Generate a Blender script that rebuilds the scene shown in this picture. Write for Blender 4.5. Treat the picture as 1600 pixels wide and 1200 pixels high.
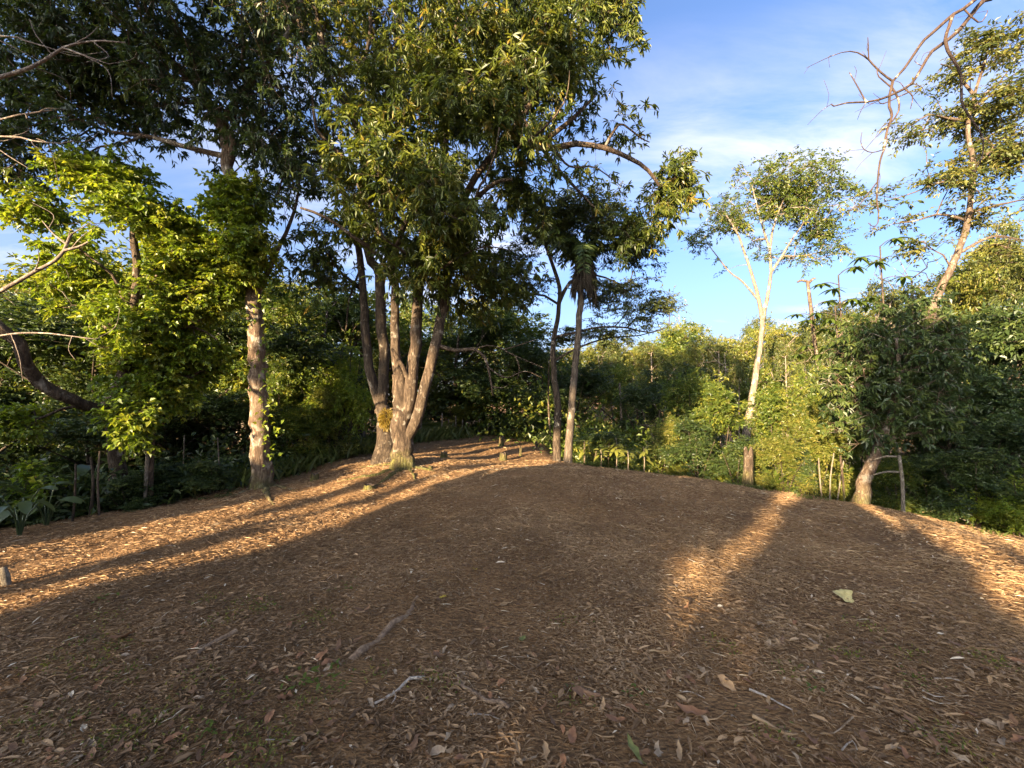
import bpy, math, random
import numpy as np
from mathutils import Vector, Matrix

R = math.radians
rng = np.random.default_rng(11)
random.seed(5)
scene = bpy.context.scene
for o in list(bpy.data.objects):
    bpy.data.objects.remove(o)

# ------------------------------------------------------------------ camera, sky, sun
F = 620.0                      # focal length in pixels of the 1600 px wide photograph
PITCH = math.atan(20 / F)      # horizon a little below the middle of the frame
EYE = 1.55
SUN_AZ, SUN_EL = 36.0, 12.0    # the light travels this way (clockwise from +Y), sun this high
cam_data = bpy.data.cameras.new('camera')
cam = bpy.data.objects.new('camera', cam_data)
scene.collection.objects.link(cam)
cam_data.sensor_width = 36.0
cam_data.lens = 36.0 * F / 1600.0
cam_data.clip_start, cam_data.clip_end = 0.05, 3000
cam.location = (0, 0, EYE)
cam.rotation_euler = (math.pi / 2 + PITCH, 0, 0)
scene.camera = cam

world = bpy.data.worlds.new('World')
scene.world = world
world.use_nodes = True
wn, wl = world.node_tree.nodes, world.node_tree.links
wn.clear()
SKY_STRENGTH = 0.11
sky = wn.new('ShaderNodeTexSky')
sky.sky_type = 'NISHITA'
sky.sun_disc = False
sky.sun_elevation = R(SUN_EL)
sky.sun_rotation = R(SUN_AZ + 180)
sky.altitude = 100
sky.air_density, sky.dust_density, sky.ozone_density = 0.6, 7.0, 2.0
tc = wn.new('ShaderNodeTexCoord')
sep = wn.new('ShaderNodeSeparateXYZ')
wl.new(tc.outputs['Generated'], sep.inputs[0])


def wmath(op, a, b=None, clamp=False):
    n = wn.new('ShaderNodeMath')
    n.operation = op
    n.use_clamp = clamp
    for i, v in enumerate((a, b)):
        if v is None:
            continue
        if isinstance(v, (int, float)):
            n.inputs[i].default_value = v
        else:
            wl.new(v, n.inputs[i])
    return n.outputs[0]


zc = wmath('ADD', wmath('MAXIMUM', sep.outputs['Z'], 0.0), 0.12)
comb = wn.new('ShaderNodeCombineXYZ')
wl.new(wmath('DIVIDE', sep.outputs['X'], zc), comb.inputs[0])
wl.new(wmath('DIVIDE', sep.outputs['Y'], zc), comb.inputs[1])
mp = wn.new('ShaderNodeMapping')
mp.inputs['Rotation'].default_value = (0, 0, R(62))
mp.inputs['Scale'].default_value = (0.8, 2.6, 1.0)
mp.inputs['Location'].default_value = (1.2, 0.6, 0)
wl.new(comb.outputs[0], mp.inputs[0])
n1 = wn.new('ShaderNodeTexNoise')
n1.inputs['Scale'].default_value = 1.25
n1.inputs['Detail'].default_value = 9
n1.inputs['Roughness'].default_value = 0.62
n1.inputs['Distortion'].default_value = 0.45
wl.new(mp.outputs[0], n1.inputs['Vector'])
n2 = wn.new('ShaderNodeTexNoise')
n2.inputs['Scale'].default_value = 0.55
n2.inputs['Detail'].default_value = 3
va = wn.new('ShaderNodeVectorMath')
va.operation = 'ADD'
va.inputs[1].default_value = (1, 0, 0)
wl.new(comb.outputs[0], va.inputs[0])
wl.new(va.outputs[0], n2.inputs['Vector'])
cr = wn.new('ShaderNodeValToRGB')
cr.color_ramp.elements[0].position = 0.40
cr.color_ramp.elements[1].position = 0.70
wl.new(n1.outputs[0], cr.inputs[0])
cr2 = wn.new('ShaderNodeValToRGB')
cr2.color_ramp.elements[0].position = 0.42
cr2.color_ramp.elements[1].position = 0.58
wl.new(n2.outputs[0], cr2.inputs[0])
cloud = wmath('MULTIPLY', wmath('MULTIPLY', cr.outputs[0], cr2.outputs[0]), 0.68, True)
# whitish veil low in the sky
veil = wmath('MULTIPLY', wmath('POWER', wmath('SUBTRACT', 1.0, wmath('MAXIMUM', sep.outputs['Z'], 0.0)), 7.0), 0.5)
cloud = wmath('MAXIMUM', cloud, veil)
mixc = wn.new('ShaderNodeMix')
mixc.data_type = 'RGBA'
wl.new(cloud, mixc.inputs[0])
tint = wn.new('ShaderNodeMix')
tint.data_type = 'RGBA'
tint.blend_type = 'MULTIPLY'
tint.inputs[0].default_value = 1.0
tint.inputs[7].default_value = (0.72, 0.80, 0.90, 1)
wl.new(sky.outputs[0], tint.inputs[6])
wl.new(tint.outputs[2], mixc.inputs[6])
mixc.inputs[7].default_value = (2.2, 2.08, 2.15, 1)
bg = wn.new('ShaderNodeBackground')
bg.inputs[1].default_value = SKY_STRENGTH
wl.new(mixc.outputs[2], bg.inputs[0])
wo = wn.new('ShaderNodeOutputWorld')
wl.new(bg.outputs[0], wo.inputs[0])

sd = bpy.data.lights.new('sun', 'SUN')
sd.energy = 5.0
sd.angle = R(0.5)
sd.color = (1.0, 0.77, 0.48)
sun = bpy.data.objects.new('sun', sd)
scene.collection.objects.link(sun)
sdir = Vector((math.sin(R(SUN_AZ)) * math.cos(R(SUN_EL)), math.cos(R(SUN_AZ)) * math.cos(R(SUN_EL)), -math.sin(R(SUN_EL))))
sun.rotation_euler = sdir.to_track_quat('-Z', 'Y').to_euler()

scene.view_settings.view_transform = 'Standard'
scene.view_settings.look = 'None'
scene.view_settings.gamma = 1.0
scene.view_settings.use_curve_mapping = False
scene.view_settings.exposure = 2.75
cy = scene.cycles
cy.use_denoising = True
cy.max_bounces = 6
cy.diffuse_bounces = 4
cy.glossy_bounces = 2
cy.transmission_bounces = 4
cy.sample_clamp_indirect = 6

# ------------------------------------------------------------------ helpers


def P(px, py, d):
    """world point seen at photograph pixel (px, py), d metres in front of the camera"""
    x, y = (px - 800) / F * d, (600 - py) / F * d
    return np.array((x, d * math.cos(PITCH) - y * math.sin(PITCH), EYE + d * math.sin(PITCH) + y * math.cos(PITCH)))


def vnoise(x, y, seed=0):
    x = np.asarray(x, float); y = np.asarray(y, float)
    xi, yi = np.floor(x).astype(np.int64), np.floor(y).astype(np.int64)
    fx, fy = x - xi, y - yi
    fx, fy = fx * fx * (3 - 2 * fx), fy * fy * (3 - 2 * fy)

    def h(a, b):
        n = (a * 374761393 + b * 668265263 + seed * 974634721) & 0xffffffff
        n = ((n ^ (n >> 13)) * 1274126177) & 0xffffffff
        return ((n ^ (n >> 16)) & 0xffff) / 65535.0
    return (h(xi, yi) * (1 - fx) + h(xi + 1, yi) * fx) * (1 - fy) + (h(xi, yi + 1) * (1 - fx) + h(xi + 1, yi + 1) * fx) * fy - 0.5


def noise3(p, s, seed=0):
    return (vnoise(p[:, 0] * s + p[:, 2] * 0.7 * s, p[:, 1] * s - p[:, 2] * 0.4 * s, seed)
            + vnoise(p[:, 2] * s + 13.1, p[:, 0] * s * 0.6 + p[:, 1] * s * 0.8, seed + 7))


EDGE_T = [-180, -110, -75, -52, -40, -27, -20, -12, 0, 4, 7, 10, 15, 31, 41, 52, 65, 90, 140, 180]
EDGE_R = [30, 30, 16, 11, 11, 12.5, 16, 20, 19, 16, 12.5, 11.2, 10.4, 9.6, 9.0, 8.6, 9, 11, 24, 30]


def terrain(x, y, fine=True):
    x = np.asarray(x, float); y = np.asarray(y, float)
    r = np.hypot(x, y)
    th = np.degrees(np.arctan2(x, y))
    Rr = np.interp(th, EDGE_T, EDGE_R)
    t = (r - Rr) / 1.3
    soft = 1.3 * (np.where(t > 20, t, np.log1p(np.exp(np.minimum(t, 20)))))
    fall = 7.0 * (1 - np.exp(-0.40 * soft / 7.0))
    z = -fall - 0.07 * 1.5 * np.log1p(np.exp(np.minimum((-x - 3.5) / 1.5, 30))) * np.exp(-np.maximum(r - 14, 0) / 30)
    z = z + 0.12 * np.exp(-(((x + 2.4) ** 2 + (y - 9) ** 2) / 3.0))           # swell round the mango
    z = z + 0.20 * np.exp(-((x - 1.9) ** 2 / 7.0 + (y - 7.0) ** 2 / 4.0))         # crest of the mound
    z = z + np.where(r > 60, (r - 60) * 0.02, 0) * (1 + vnoise(x / 60, y / 60, 3))
    z = z + 0.16 * vnoise(x / 2.3, y / 2.3, 1) * np.minimum(r / 6, 1) + 0.06 * vnoise(x / 0.7, y / 0.7, 2) + 0.05 * vnoise(x / 1.2 + 9, y / 1.2, 8)
    if fine:
        z = z + 0.025 * vnoise(x / 0.22, y / 0.22, 5)
    return z


def tz(x, y):
    return float(terrain(np.array([x]), np.array([y]))[0])


def G(px, py, dmax=None):
    """ground point under a pixel (the crest itself when the pixel looks just over it)"""
    if dmax is None:
        dmax = 24 if 560 < px < 880 else 10.5
    ds = np.arange(1.0, dmax, 0.04)
    o = P(px, py, 0.0)
    v = P(px, py, 1.0) - o
    pts = o + ds[:, None] * v
    hit = np.nonzero(pts[:, 2] < terrain(pts[:, 0], pts[:, 1]))[0]
    k = hit[0] if len(hit) else int(np.argmin(pts[:, 2] - terrain(pts[:, 0], pts[:, 1])))
    p = pts[k].copy()
    p[2] = tz(p[0], p[1])
    return p


def make_mesh(name, V, groups, mats, attrs=None):
    """groups: list of (faces array n x k, material index, smooth)"""
    me = bpy.data.meshes.new(name)
    V = np.asarray(V, np.float32)
    me.vertices.add(len(V))
    me.vertices.foreach_set('co', V.ravel())
    groups = [g for g in groups if len(g[0])]
    nl = sum(g[0].size for g in groups)
    nf = sum(len(g[0]) for g in groups)
    me.loops.add(nl)
    me.polygons.add(nf)
    me.loops.foreach_set('vertex_index', np.concatenate([np.asarray(g[0]).ravel() for g in groups]).astype(np.int32))
    tot = np.concatenate([np.full(len(g[0]), g[0].shape[1]) for g in groups])
    st = np.concatenate(([0], np.cumsum(tot)[:-1]))
    me.polygons.foreach_set('loop_start', st.astype(np.int32))
    me.polygons.foreach_set('material_index', np.concatenate([np.full(len(g[0]), g[1]) for g in groups]).astype(np.int32))
    me.polygons.foreach_set('use_smooth', np.concatenate([np.full(len(g[0]), bool(g[2])) for g in groups]))
    for m in mats:
        me.materials.append(m)
    for k, v in (attrs or {}).items():
        a = me.attributes.new(k, 'FLOAT', 'POINT')
        a.data.foreach_set('value', np.asarray(v, np.float32))
    me.update(calc_edges=True)
    return me


def link(name, me, parent=None, loc=(0, 0, 0)):
    o = bpy.data.objects.new(name, me)
    scene.collection.objects.link(o)
    o.location = [float(v) for v in loc]
    if parent is not None:
        o.parent = parent
    return o


def tag(o, label=None, cat=None, group=None, kind=None):
    if label: o['label'] = label
    if cat: o['category'] = cat
    if group: o['group'] = group
    if kind: o['kind'] = kind
    return o


def thing(name, loc, label, cat, group=None):
    return tag(link(name, None, None, loc), label, cat, group)


def copy_tree(o, loc, rz=0.0, sc=(1, 1, 1), label=None, group=None, parent=None):
    c = o.copy()
    scene.collection.objects.link(c)
    if parent is None:
        c.location = [float(v) for v in loc]
        c.rotation_euler = (0, 0, rz)
        c.scale = sc
        if label: c['label'] = label
        if group: c['group'] = group
    else:
        c.parent = parent
    for ch in o.children:
        copy_tree(ch, None, parent=c)
    return c


# ------------------------------------------------------------------ materials
def new_mat(name):
    m = bpy.data.materials.new(name)
    m.use_nodes = True
    nt = m.node_tree
    nt.nodes.clear()
    out = nt.nodes.new('ShaderNodeOutputMaterial')
    return m, nt.nodes, nt.links, out


def ramp(nodes, stops):
    c = nodes.new('ShaderNodeValToRGB')
    e = c.color_ramp.elements
    while len(e) < len(stops):
        e.new(0.5)
    for i, (p, col) in enumerate(stops):
        e[i].position = p
        e[i].color = (*col, 1)
    return c


def leaf_mat(name, cols, trans=0.38, tgain=(1.5, 1.45, 0.7), rough=0.42, spec=0.4):
    m, n, l, out = new_mat(name)
    at = n.new('ShaderNodeAttribute')
    at.attribute_name = 'tint'
    r = ramp(n, cols)
    l.new(at.outputs['Fac'], r.inputs[0])
    b = n.new('ShaderNodeBsdfPrincipled')
    b.inputs['Roughness'].default_value = rough
    b.inputs['Specular IOR Level'].default_value = spec
    l.new(r.outputs[0], b.inputs['Base Color'])
    t = n.new('ShaderNodeBsdfTranslucent')
    mu = n.new('ShaderNodeMix')
    mu.data_type = 'RGBA'
    mu.blend_type = 'MULTIPLY'
    mu.inputs[0].default_value = 1
    mu.inputs[7].default_value = (*tgain, 1)
    l.new(r.outputs[0], mu.inputs[6])
    l.new(mu.outputs[2], t.inputs[0])
    mx = n.new('ShaderNodeMixShader')
    mx.inputs[0].default_value = trans
    l.new(b.outputs[0], mx.inputs[1])
    l.new(t.outputs[0], mx.inputs[2])
    l.new(mx.outputs[0], out.inputs[0])
    return m


def bark_mat(name, dark, mid, light, lichen=0.25, moss=0.0, moss_h=0.6, sc=1.0, bump=0.6, crack=0.55):
    m, n, l, out = new_mat(name)
    tcn = n.new('ShaderNodeTexCoord')
    mpn = n.new('ShaderNodeMapping')
    mpn.inputs['Scale'].default_value = (6 * sc, 6 * sc, 1.6 * sc)
    l.new(tcn.outputs['Object'], mpn.inputs[0])
    a = n.new('ShaderNodeTexNoise')
    a.inputs['Scale'].default_value = 2.2
    a.inputs['Detail'].default_value = 8
    a.inputs['Roughness'].default_value = 0.68
    l.new(mpn.outputs[0], a.inputs['Vector'])
    r = ramp(n, [(0.32, dark), (0.5, mid), (0.72, light)])
    l.new(a.outputs[0], r.inputs[0])
    col = r.outputs[0]
    b2 = n.new('ShaderNodeTexNoise')
    b2.inputs['Scale'].default_value = 5.5 * sc
    b2.inputs['Detail'].default_value = 5
    l.new(tcn.outputs['Object'], b2.inputs['Vector'])
    lr = ramp(n, [(0.62 - lichen * 0.3, (0, 0, 0)), (0.72 - lichen * 0.3, (1, 1, 1))])
    l.new(b2.outputs[0], lr.inputs[0])
    mx = n.new('ShaderNodeMix')
    mx.data_type = 'RGBA'
    l.new(lr.outputs[0], mx.inputs[0])
    l.new(col, mx.inputs[6])
    mx.inputs[7].default_value = (0.36, 0.31, 0.24, 1)
    if lichen <= 0:
        mx.inputs[7].default_value = (*mid, 1)
    col = mx.outputs[2]
    if moss > 0:
        sp = n.new('ShaderNodeSeparateXYZ')
        l.new(tcn.outputs['Object'], sp.inputs[0])
        mr = n.new('ShaderNodeMapRange')
        mr.inputs[1].default_value, mr.inputs[2].default_value = moss_h, 0.0
        l.new(sp.outputs[2], mr.inputs[0])
        c3 = n.new('ShaderNodeTexNoise')
        c3.inputs['Scale'].default_value = 7
        c3.inputs['Detail'].default_value = 6
        l.new(tcn.outputs['Object'], c3.inputs['Vector'])
        ad = n.new('ShaderNodeMath'); ad.operation = 'MULTIPLY'
        l.new(mr.outputs[0], ad.inputs[0]); l.new(c3.outputs[0], ad.inputs[1])
        rr = ramp(n, [(0.16, (0, 0, 0)), (0.5, (moss, moss, moss))])
        l.new(ad.outputs[0], rr.inputs[0])
        m2 = n.new('ShaderNodeMix'); m2.data_type = 'RGBA'
        l.new(rr.outputs[0], m2.inputs[0]); l.new(col, m2.inputs[6])
        m2.inputs[7].default_value = (0.13, 0.125, 0.028, 1)
        col = m2.outputs[2]
    p = n.new('ShaderNodeBsdfPrincipled')
    p.inputs['Roughness'].default_value = 0.9
    p.inputs['Specular IOR Level'].default_value = 0.15
    bp = n.new('ShaderNodeBump')
    bp.inputs['Strength'].default_value = min(1, bump * 1.4)
    bp.inputs['Distance'].default_value = 0.06
    vf = n.new('ShaderNodeTexVoronoi')                     # plated, fissured relief; cracks also darkened in the base colour
    vf.feature = 'DISTANCE_TO_EDGE'
    vf.inputs['Scale'].default_value = 5.5
    dm = n.new('ShaderNodeMix'); dm.data_type = 'RGBA'; dm.inputs[0].default_value = .55
    l.new(mpn.outputs[0], dm.inputs[6]); l.new(a.outputs['Color'], dm.inputs[7])
    l.new(dm.outputs[2], vf.inputs['Vector'])
    fr = ramp(n, [(0.0, (1 - crack,) * 3), (0.22, (1, 1, 1))])
    l.new(vf.outputs['Distance'], fr.inputs[0])
    cm = n.new('ShaderNodeMix'); cm.data_type = 'RGBA'
    l.new(fr.outputs[0], cm.inputs[0]); cm.inputs[6].default_value = (*dark, 1); l.new(col, cm.inputs[7])
    l.new(cm.outputs[2], p.inputs['Base Color'])
    hs_ = n.new('ShaderNodeMath'); hs_.operation = 'MULTIPLY_ADD'
    l.new(fr.outputs[0], hs_.inputs[0]); hs_.inputs[1].default_value = .45; l.new(a.outputs[0], hs_.inputs[2])
    l.new(hs_.outputs[0], bp.inputs['Height'])
    l.new(bp.outputs[0], p.inputs['Normal'])
    l.new(p.outputs[0], out.inputs[0])
    return m


M = {}
M['leaf_mango'] = leaf_mat('mango_leaf', [(0.0, (0.028, 0.046, 0.010)), (0.5, (0.085, 0.108, 0.018)), (0.88, (0.18, 0.185, 0.028)), (1.0, (0.25, 0.18, 0.045))], 0.42)
M['leaf_bright'] = leaf_mat('bright_leaf', [(0.0, (0.085, 0.13, 0.012)), (0.5, (0.15, 0.20, 0.018)), (1.0, (0.24, 0.25, 0.03))], 0.42)
M['leaf_dark'] = leaf_mat('dark_leaf', [(0.0, (0.022, 0.038, 0.012)), (0.6, (0.045, 0.070, 0.018)), (1.0, (0.09, 0.11, 0.025))], 0.30)
M['leaf_forest'] = leaf_mat('forest_leaf', [(0.0, (0.045, 0.075, 0.014)), (0.6, (0.105, 0.14, 0.022)), (1.0, (0.21, 0.20, 0.03))], 0.42)
M['leaf_gold'] = leaf_mat('gold_leaf', [(0.0, (0.07, 0.10, 0.016)), (0.5, (0.145, 0.16, 0.028)), (1.0, (0.26, 0.22, 0.05))], 0.42)
M['leaf_feather'] = leaf_mat('feather_leaf', [(0.0, (0.045, 0.065, 0.02)), (0.6, (0.095, 0.11, 0.028)), (1.0, (0.18, 0.165, 0.035))], 0.4)
M['leaf_ear'] = leaf_mat('broad_plant_leaf', [(0.0, (0.045, 0.07, 0.028)), (1.0, (0.10, 0.13, 0.055))], 0.3, rough=0.3)
M['grass'] = leaf_mat('grass_blade', [(0.0, (0.06, 0.09, 0.018)), (0.6, (0.12, 0.13, 0.035)), (1.0, (0.26, 0.20, 0.08))], 0.35)
M['dead_frond'] = leaf_mat('dead_frond', [(0.0, (0.03, 0.024, 0.018)), (1.0, (0.09, 0.07, 0.05))], 0.15, (1.2, 1.1, 0.9), 0.8, 0.1)
M['bark_mango'] = bark_mat('mango_bark', (0.028, 0.020, 0.014), (0.095, 0.066, 0.044), (0.22, 0.165, 0.11), 0.10, 0.75, 0.6)
M['bark_left'] = bark_mat('pale_bark', (0.06, 0.038, 0.026), (0.17, 0.115, 0.075), (0.33, 0.26, 0.18), 0.30, 0.75, 0.55)
M['bark_dark'] = bark_mat('dark_bark', (0.03, 0.022, 0.016), (0.075, 0.055, 0.038), (0.15, 0.11, 0.075), 0.1)
M['bark_pale'] = bark_mat('grey_bark', (0.09, 0.068, 0.05), (0.19, 0.15, 0.11), (0.30, 0.245, 0.18), 0.2, sc=0.7, bump=0.4)
M['bark_mid'] = bark_mat('brown_bark', (0.05, 0.035, 0.025), (0.12, 0.085, 0.06), (0.20, 0.15, 0.105), 0.12, sc=0.8, bump=0.5)
M['bark_brown'] = bark_mat('brown_branch_bark', (0.026, 0.018, 0.014), (0.06, 0.040, 0.030), (0.11, 0.075, 0.055), 0.05, sc=3, bump=0.3, crack=0.15)  # brown bark, darkened for the partial shade on the hanging branch
M['bark_bare'] = bark_mat('bare_bark', (0.08, 0.06, 0.05), (0.16, 0.125, 0.10), (0.25, 0.20, 0.16), 0.2, sc=3, bump=0.3, crack=0.15)
M['bark_palm'] = bark_mat('palm_bark', (0.06, 0.045, 0.034), (0.11, 0.085, 0.062), (0.18, 0.145, 0.105), 0.15, sc=0.8, bump=0.5)
M['wood_post'] = bark_mat('weathered_post', (0.10, 0.08, 0.06), (0.22, 0.18, 0.13), (0.34, 0.285, 0.21), 0.15, sc=3, crack=0.3)
M['stick'] = bark_mat('stick_wood', (0.26, 0.20, 0.15), (0.44, 0.37, 0.29), (0.62, 0.55, 0.46), 0.1, sc=4, bump=0.4, crack=0.1)
M['root'] = bark_mat('root_bark', (0.16, 0.10, 0.06), (0.30, 0.20, 0.125), (0.44, 0.32, 0.20), 0.0, sc=2, crack=0.1)
M['moss'] = leaf_mat('orange_moss', [(0.0, (0.16, 0.12, 0.02)), (1.0, (0.32, 0.22, 0.05))], 0.3)


def litter_mat(name):
    m, n, l, out = new_mat(name)
    at = n.new('ShaderNodeAttribute')
    at.attribute_name = 'tint'
    r = ramp(n, [(0.0, (0.105, 0.062, 0.031)), (0.3, (0.215, 0.132, 0.067)), (0.55, (0.33, 0.21, 0.108)),
                 (0.76, (0.43, 0.285, 0.152)), (0.9, (0.51, 0.365, 0.20)), (0.985, (0.66, 0.55, 0.39))])
    l.new(at.outputs['Fac'], r.inputs[0])
    p = n.new('ShaderNodeBsdfPrincipled')
    p.inputs['Roughness'].default_value = 0.62
    p.inputs['Specular IOR Level'].default_value = 0.25
    l.new(r.outputs[0], p.inputs['Base Color'])
    t = n.new('ShaderNodeBsdfTranslucent')
    l.new(r.outputs[0], t.inputs[0])
    mx = n.new('ShaderNodeMixShader')
    mx.inputs[0].default_value = 0.12
    l.new(p.outputs[0], mx.inputs[1]); l.new(t.outputs[0], mx.inputs[2])
    l.new(mx.outputs[0], out.inputs[0])
    return m


M['litter'] = litter_mat('dry_litter')


def plain_leaf(name, c1, c2, rough=0.6):
    m, n, l, out = new_mat(name)
    tcn = n.new('ShaderNodeTexCoord')
    a = n.new('ShaderNodeTexNoise')
    a.inputs['Scale'].default_value = 30
    a.inputs['Detail'].default_value = 5
    l.new(tcn.outputs['Object'], a.inputs['Vector'])
    r = ramp(n, [(0.35, c1), (0.65, c2)])
    l.new(a.outputs[0], r.inputs[0])
    p = n.new('ShaderNodeBsdfPrincipled')
    p.inputs['Roughness'].default_value = rough
    p.inputs['Specular IOR Level'].default_value = 0.25
    l.new(r.outputs[0], p.inputs['Base Color'])
    l.new(p.outputs[0], out.inputs[0])
    return m


M['dry_brown'] = plain_leaf('dry_brown_leaf', (0.13, 0.068, 0.034), (0.21, 0.115, 0.058))
M['dry_red'] = plain_leaf('dry_red_leaf', (0.19, 0.088, 0.042), (0.28, 0.14, 0.068))
M['dry_tan'] = plain_leaf('dry_tan_leaf', (0.27, 0.165, 0.08), (0.38, 0.25, 0.13))
M['dry_grey'] = plain_leaf('dry_grey_leaf', (0.25, 0.175, 0.105), (0.37, 0.27, 0.17))
M['dry_pale'] = plain_leaf('dry_pale_leaf', (0.40, 0.32, 0.12), (0.54, 0.44, 0.18))
M['yellow_leaf'] = plain_leaf('yellow_leaf', (0.34, 0.24, 0.03), (0.42, 0.31, 0.05))
M['green_leaf'] = plain_leaf('green_fallen_leaf', (0.12, 0.13, 0.035), (0.22, 0.21, 0.06))

# ground
m, n, l, out = new_mat('ground_litter')
geo = n.new('ShaderNodeNewGeometry')
na = n.new('ShaderNodeTexNoise'); na.inputs['Scale'].default_value = 22; na.inputs['Detail'].default_value = 9; na.inputs['Roughness'].default_value = 0.75
nb = n.new('ShaderNodeTexNoise'); nb.inputs['Scale'].default_value = 1.1; nb.inputs['Detail'].default_value = 4
vo = n.new('ShaderNodeTexVoronoi'); vo.inputs['Scale'].default_value = 38
ms = n.new('ShaderNodeMapping'); ms.inputs['Scale'].default_value = (1, 1.7, 1)
l.new(geo.outputs['Position'], ms.inputs[0])
for q in (na, vo):
    l.new(ms.outputs[0], q.inputs['Vector'])
l.new(geo.outputs['Position'], nb.inputs['Vector'])
r = ramp(n, [(0.3, (0.08, 0.047, 0.022)), (0.46, (0.19, 0.116, 0.058)), (0.6, (0.31, 0.198, 0.10)), (0.76, (0.44, 0.295, 0.16))])
l.new(na.outputs[0], r.inputs[0])
r2 = ramp(n, [(0.3, (0.72, 0.66, 0.62)), (0.7, (1.15, 1.05, 0.95))])
l.new(nb.outputs[0], r2.inputs[0])
mu = n.new('ShaderNodeMix'); mu.data_type = 'RGBA'; mu.blend_type = 'MULTIPLY'; mu.inputs[0].default_value = 1
l.new(r.outputs[0], mu.inputs[6]); l.new(r2.outputs[0], mu.inputs[7])
p = n.new('ShaderNodeBsdfPrincipled'); p.inputs['Roughness'].default_value = 0.95; p.inputs['Specular IOR Level'].default_value = 0.1
l.new(mu.outputs[2], p.inputs['Base Color'])
ad = n.new('ShaderNodeMath'); ad.operation = 'ADD'
l.new(na.outputs[0], ad.inputs[0]); l.new(vo.outputs['Distance'], ad.inputs[1])
bp = n.new('ShaderNodeBump'); bp.inputs['Strength'].default_value = 0.9; bp.inputs['Distance'].default_value = 0.03
l.new(ad.outputs[0], bp.inputs['Height']); l.new(bp.outputs[0], p.inputs['Normal'])
l.new(p.outputs[0], out.inputs[0])
M['ground'] = m

# ------------------------------------------------------------------ ground sheet


def axis(lo, hi, fine, grow):
    a = [0.0]
    s = fine
    while a[-1] < hi:
        a.append(a[-1] + s)
        if a[-1] > 11: s *= grow
    b = [0.0]
    s = fine
    while b[-1] < -lo:
        b.append(b[-1] + s)
        if b[-1] > 11: s *= grow
    return np.array([-v for v in b[:0:-1]] + a)


gx = axis(-420, 420, 0.115, 1.07)
gy = axis(-120, 520, 0.115, 1.07)
X, Y = np.meshgrid(gx, gy)
Z = terrain(X, Y)
V = np.stack((X, Y, Z), -1).reshape(-1, 3)
nx_, ny_ = len(gx), len(gy)
idx = np.arange(nx_ * ny_).reshape(ny_, nx_)
quads = np.stack((idx[:-1, :-1], idx[:-1, 1:], idx[1:, 1:], idx[1:, :-1]), -1).reshape(-1, 4)
g = link('ground', make_mesh('ground', V, [(quads, 0, True)], [M['ground']]))
tag(g, 'brown hilltop ground of dry leaf litter sloping down at its edges', 'ground', kind='structure')

# ------------------------------------------------------------------ tubes, skeletons, leaves


def catmull(pts, step):
    pts = [np.asarray(p, float) for p in pts]
    if len(pts) < 2:
        return np.array(pts)
    q = [2 * pts[0] - pts[1]] + pts + [2 * pts[-1] - pts[-2]]
    out = []
    for i in range(1, len(q) - 2):
        n = max(2, int(np.linalg.norm(q[i + 1] - q[i]) / step))
        t = (np.arange(n) / n)[:, None]
        out.append(0.5 * (2 * q[i] + (q[i + 1] - q[i - 1]) * t + (2 * q[i - 1] - 5 * q[i] + 4 * q[i + 1] - q[i + 2]) * t ** 2
                          + (3 * q[i] - 3 * q[i + 1] + q[i + 2] - q[i - 1]) * t ** 3))
    out.append(pts[-1][None])
    return np.concatenate(out)


def tube(pts, rad, sides, flare=0.0, rough=0.0, seed=0, cap=True, base_z=None):
    """returns verts, quads, tris"""
    pts = np.asarray(pts, float)
    n = len(pts)
    rad = np.asarray(rad, float)
    T = np.gradient(pts, axis=0)
    T /= np.linalg.norm(T, axis=1)[:, None] + 1e-9
    d = pts[-1] - pts[0]
    ref = np.eye(3)[int(np.argmin(np.abs(d)))]
    if sides > 5:                                   # transported frame for thick limbs
        u = np.cross(T[0], ref); u /= np.linalg.norm(u) + 1e-9
        U = [u]
        for i in range(1, n):
            u = U[-1] - T[i] * np.dot(U[-1], T[i])
            U.append(u / (np.linalg.norm(u) + 1e-9))
        U = np.array(U)
    else:
        U = np.cross(T, ref)
        U /= np.linalg.norm(U, axis=1)[:, None] + 1e-9
    W = np.cross(T, U)
    a = np.arange(sides) * 2 * math.pi / sides
    rr = np.repeat(rad[:, None], sides, 1)
    if flare > 0:
        h = pts[:, 2] - pts[0, 2]
        lob = 0.55 + 0.45 * np.cos(a * 4 + seed) + 0.25 * np.cos(a * 3 + 2 * seed)
        rr = rr * (1 + flare * np.exp(-h / 0.28)[:, None] * lob[None])
    if rough > 0:
        s = np.arange(n)[:, None]
        rr = rr * (1 + rough * 1.5 * vnoise(s * 0.23 + seed * 3.1, np.cos(a)[None] * 1.3 + seed, seed) + rough * .8 * vnoise(s * 0.6, np.sin(a)[None] * 2.6 + np.cos(a)[None], seed + 3))
    V = pts[:, None] + rr[..., None] * (np.cos(a)[None, :, None] * U[:, None] + np.sin(a)[None, :, None] * W[:, None])
    V = V.reshape(-1, 3)
    i = np.arange(n - 1)[:, None] * sides
    j = np.arange(sides)[None]
    k = (np.arange(sides) + 1)[None] % sides
    Q = np.stack((i + j, i + k, i + sides + k, i + sides + j), -1).reshape(-1, 4)
    if cap:
        V = np.concatenate((V, pts[-1:] + T[-1:] * rad[-1] * 0.5))
        e = (n - 1) * sides
        Tr = np.stack((e + np.arange(sides), e + (np.arange(sides) + 1) % sides, np.full(sides, len(V) - 1)), -1)
    else:
        Tr = np.zeros((0, 3), int)
    return V, Q, Tr


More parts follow.
